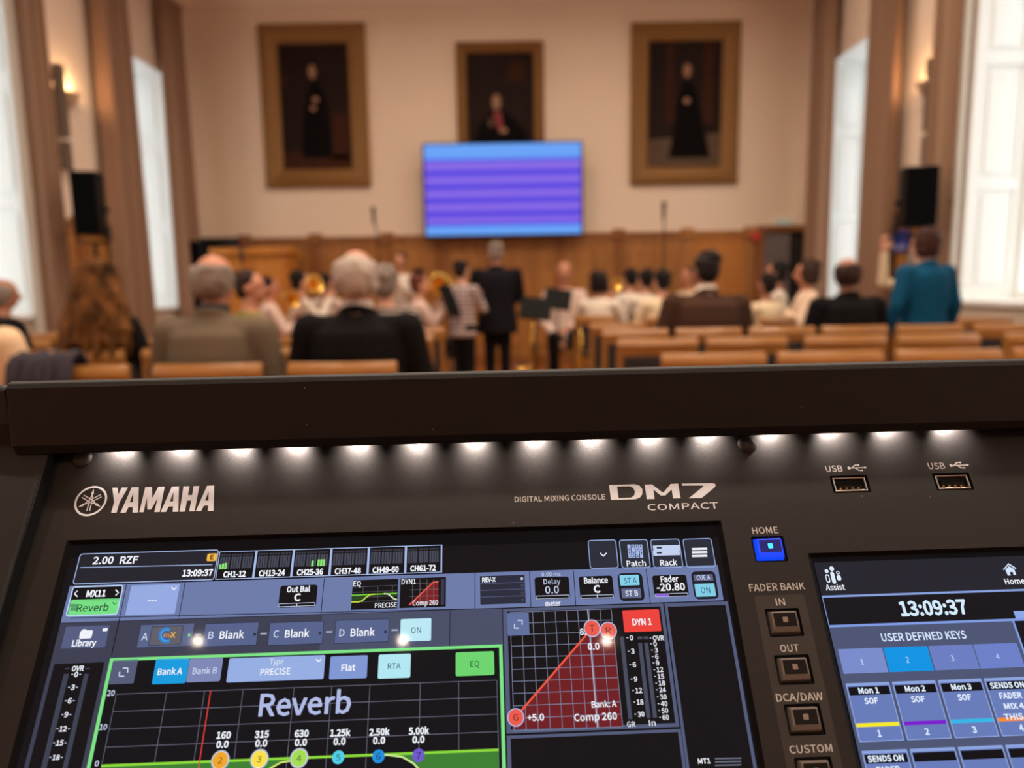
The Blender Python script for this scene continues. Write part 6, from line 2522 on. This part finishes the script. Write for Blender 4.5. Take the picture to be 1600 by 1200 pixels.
# ------------------------------------------------------------------ instruments and music desks
def brass_horn(label, loc, rz, tilt, s=1.0, group='brass instruments'):
    """a bell with a coil of tubing, three valves and a mouthpiece; the bell looks along +z of its own frame"""
    t = thing('brass_horn', label, 'brass instrument', loc, rz, group)
    t.rotation_euler = (tilt, 0, rz)
    t.scale = (s, s, s)
    bm = bmesh.new()
    pr = [(.012, -.30), (.016, -.20), (.022, -.10), (.034, -.03), (.058, .03), (.10, .075), (.125, .085), (.122, .088), (.096, .078), (.052, .03), (.028, -.03), (.010, -.10)]
    lathe(bm, pr, 28)
    obj('bell', bm, M_brass, t, True)
    bm = bmesh.new()
    pts = []
    for k in range(41):
        a = 2 * PI * k / 20
        pts.append((.075 + .075 * math.cos(PI + a), .012 * k / 20, -.30 + .13 * math.sin(PI + a) - .02))
    tube(bm, pts, .0085, 10)
    obj('coil_tubing', bm, M_brass, t, True)
    for k in range(3):
        bm = bmesh.new()
        cap(bm, (.04 + k * .034, .045, -.40), (.04 + k * .034, .045, -.27), .0135, .0135, 10)
        v_ = obj('valve', bm, M_brass, t, True)
        bm = bmesh.new()
        cap(bm, (.04 + k * .034, .045, -.26), (.04 + k * .034, .045, -.235), .006, .009, 8)
        obj('valve_button', bm, M_brass, v_, True)
    bm = bmesh.new()
    tube(bm, [(0, .01, -.32), (-.03, .03, -.42), (-.05, .05, -.50), (-.055, .055, -.53)], [.007, .006, .008, .013], 10)
    obj('mouthpiece', bm, M_brass, t, True)
    return t


def saxophone(label, loc, rz, s=1.0):
    t = thing('saxophone', label, 'saxophone', loc, rz, 'saxophones')
    t.scale = (s, s, s)
    bm = bmesh.new()
    tube(bm, [(0, -.05, .62), (0, .0, .66), (0, .04, .60), (0, .05, .45), (0, .05, .25), (0, .05, .12), (0, .08, .05), (0, .13, .03), (0, .18, .07), (0, .21, .15), (0, .235, .26)], [.008, .011, .013, .019, .027, .033, .037, .040, .045, .055, .075], 16)
    obj('body_tube', bm, M_brass, t, True)
    bm = bmesh.new()
    lathe(bm, [(.074, 0), (.092, .012), (.088, .014), (.06, -.01)], 24, Matrix.Translation((0, .236, .26)) @ Matrix.Rotation(R(-6), 4, 'X'))
    obj('bell_rim', bm, M_brass, t, True)
    for k in range(7):
        bm = bmesh.new()
        cap(bm, (.018 + .001 * k, .05, .20 + k * .05), (.030, .05, .20 + k * .05), .013, .013, 10)
        obj('key', bm, M_brass, t, True)
    bm = bmesh.new()
    cap(bm, (0, -.05, .62), (0, -.11, .60), .010, .008, 8)
    obj('mouthpiece', bm, M_blk, t, True)
    return t


def put(px, py, Y):
    return at(px, py, Y)


brass_horn('brass horn raised at the side of the white-backed player, left group', put(488, 446, 7.86), R(42), R(75), .8)
brass_horn('large shining brass horn between the pinkish and checked shirts', put(683, 449, 7.45), R(40), R(74), 1.05)
brass_horn('smaller shining brass horn touching the large one, beside the checked shirt', put(704, 458, 7.42), R(34), R(84), .75)
brass_horn('bright brass horn right of the dark-haired player by the music desks', put(958, 447, 7.52), R(36), R(80), .66)
brass_horn('brass horn low before the players on the left', put(455, 468, 7.42), R(40), R(95), .7)
for px, Y, lab, sc, rz in ((836, 7.25, 'saxophone on a low stand right of the conductor, under the music desks', 1.08, R(150)), (905, 7.0, 'saxophone on a low stand by the aisle chair, right of the music desks', 1.0, R(200))):
    p = put(px, 520, Y)
    sx_ = saxophone(lab, (p.x, Y, .10), rz, sc)
    for k in range(3):
        an = PI / 2 + k * 2 * PI / 3
        bm = bmesh.new()
        cap(bm, (0, .09, .02), (.16 * math.cos(an), .09 + .16 * math.sin(an), -.09), .007, .007, 8)
        obj('stand_leg', bm, M_stand, sx_, True)


M_paper = mat('sheet_paper', rgb(222, 210, 196), .8)


def music_stand(label, tl, br, Y, rz=0.0, skew=.0, paper=False):
    a, b = at(tl[0], tl[1], Y), at(br[0], br[1], Y)
    w, h = b.x - a.x, (a.z - b.z)
    cx, cz = (a.x + b.x) / 2, (a.z + b.z) / 2
    t = thing('music_stand', label, 'music stand', (cx, Y, 0), rz, 'black music stands')
    Mx = Matrix.Translation((0, 0, cz)) @ Matrix.Rotation(skew, 4, 'Y') @ Matrix.Rotation(R(-22), 4, 'X')
    bm = bmesh.new()
    box(bm, -w / 2, -.006, -h * .56, w / 2, .006, h * .56, Mx)
    dk = obj('desk', bm, M_blk, t, False, .004)
    bm = bmesh.new()
    box(bm, -w / 2, .006, -h * .56, w / 2, .055, -h * .56 + .008, Mx)
    obj('desk_lip', bm, M_blk, dk)
    bm = bmesh.new()
    tube(bm, [(0, 0, .10), (0, 0, cz - .05)], [.013, .010], 10)
    obj('pole', bm, M_stand, t, True)
    for k in range(3):
        an = PI / 2 + k * 2 * PI / 3
        bm = bmesh.new()
        cap(bm, (0, 0, .16), (.25 * math.cos(an), .25 * math.sin(an), .012), .009, .009, 8)
        obj('leg', bm, M_stand, t, True)
    if paper:
        bm = bmesh.new()
        box(bm, -w * .42, .009, -h * .45, w * .42, .012, h * .5, Mx)
        o = obj('sheet_music', bm, M_paper, None)
        o.location = t.location
        o.rotation_euler = t.rotation_euler
        tag(o, 'sheet music resting on the ' + label.replace('black music stand', 'black stand'), 'sheet music', 'sheet music on the stands')
    return t


music_stand('black music stand at the right hand of the conductor', (812, 466), (862, 496), 6.9, R(-6), R(6), True)
music_stand('black music stand behind the conductor stand, slightly higher', (850, 452), (893, 480), 7.75, R(-10), R(8), True)
music_stand('black music stand tilted between the checked shirt and its neighbours', (688, 446), (716, 492), 7.0, R(50), R(-6), False)
music_stand('dark music stand beside the standing boy at the oak panelling', (640, 420), (662, 450), 8.75, R(-30), 0, False)

# ---- a coat over the chair in the near left row
x = at(66, 570, L1 - .04).x
M_coat = mat('cloth_dark_coat', rgb(46, 40, 50), .95, noise=.2, nscale=30, bump=.3)
bm = bmesh.new()
n = 26
wv = .125
rows = []
for j, (y, z) in enumerate(((.10, .50), (.085, .65), (.07, .80), (.05, .885), (.0, .905), (-.05, .89), (-.075, .80), (-.085, .65), (-.09, .48))):
    rows.append([bm.verts.new((-wv + 2 * wv * i / n, y + (.012 * math.sin(i * 1.3 + j * .4)) * (1 if y > 0 else -1), z + .010 * math.sin(i * .9 + j))) for i in range(n + 1)])
for r0, r1 in zip(rows, rows[1:]):
    for i in range(n):
        bm.faces.new((r0[i], r0[i + 1], r1[i + 1], r1[i]))
o = obj('folded_coat', bm, M_coat, None, True)
sd = o.modifiers.new('thickness', 'SOLIDIFY')
sd.thickness = .018
o.location = (x, L1 - .01, 0)
tag(o, 'dark coat thrown over a chair back at the lower left, beside the cream fleece', 'coat')
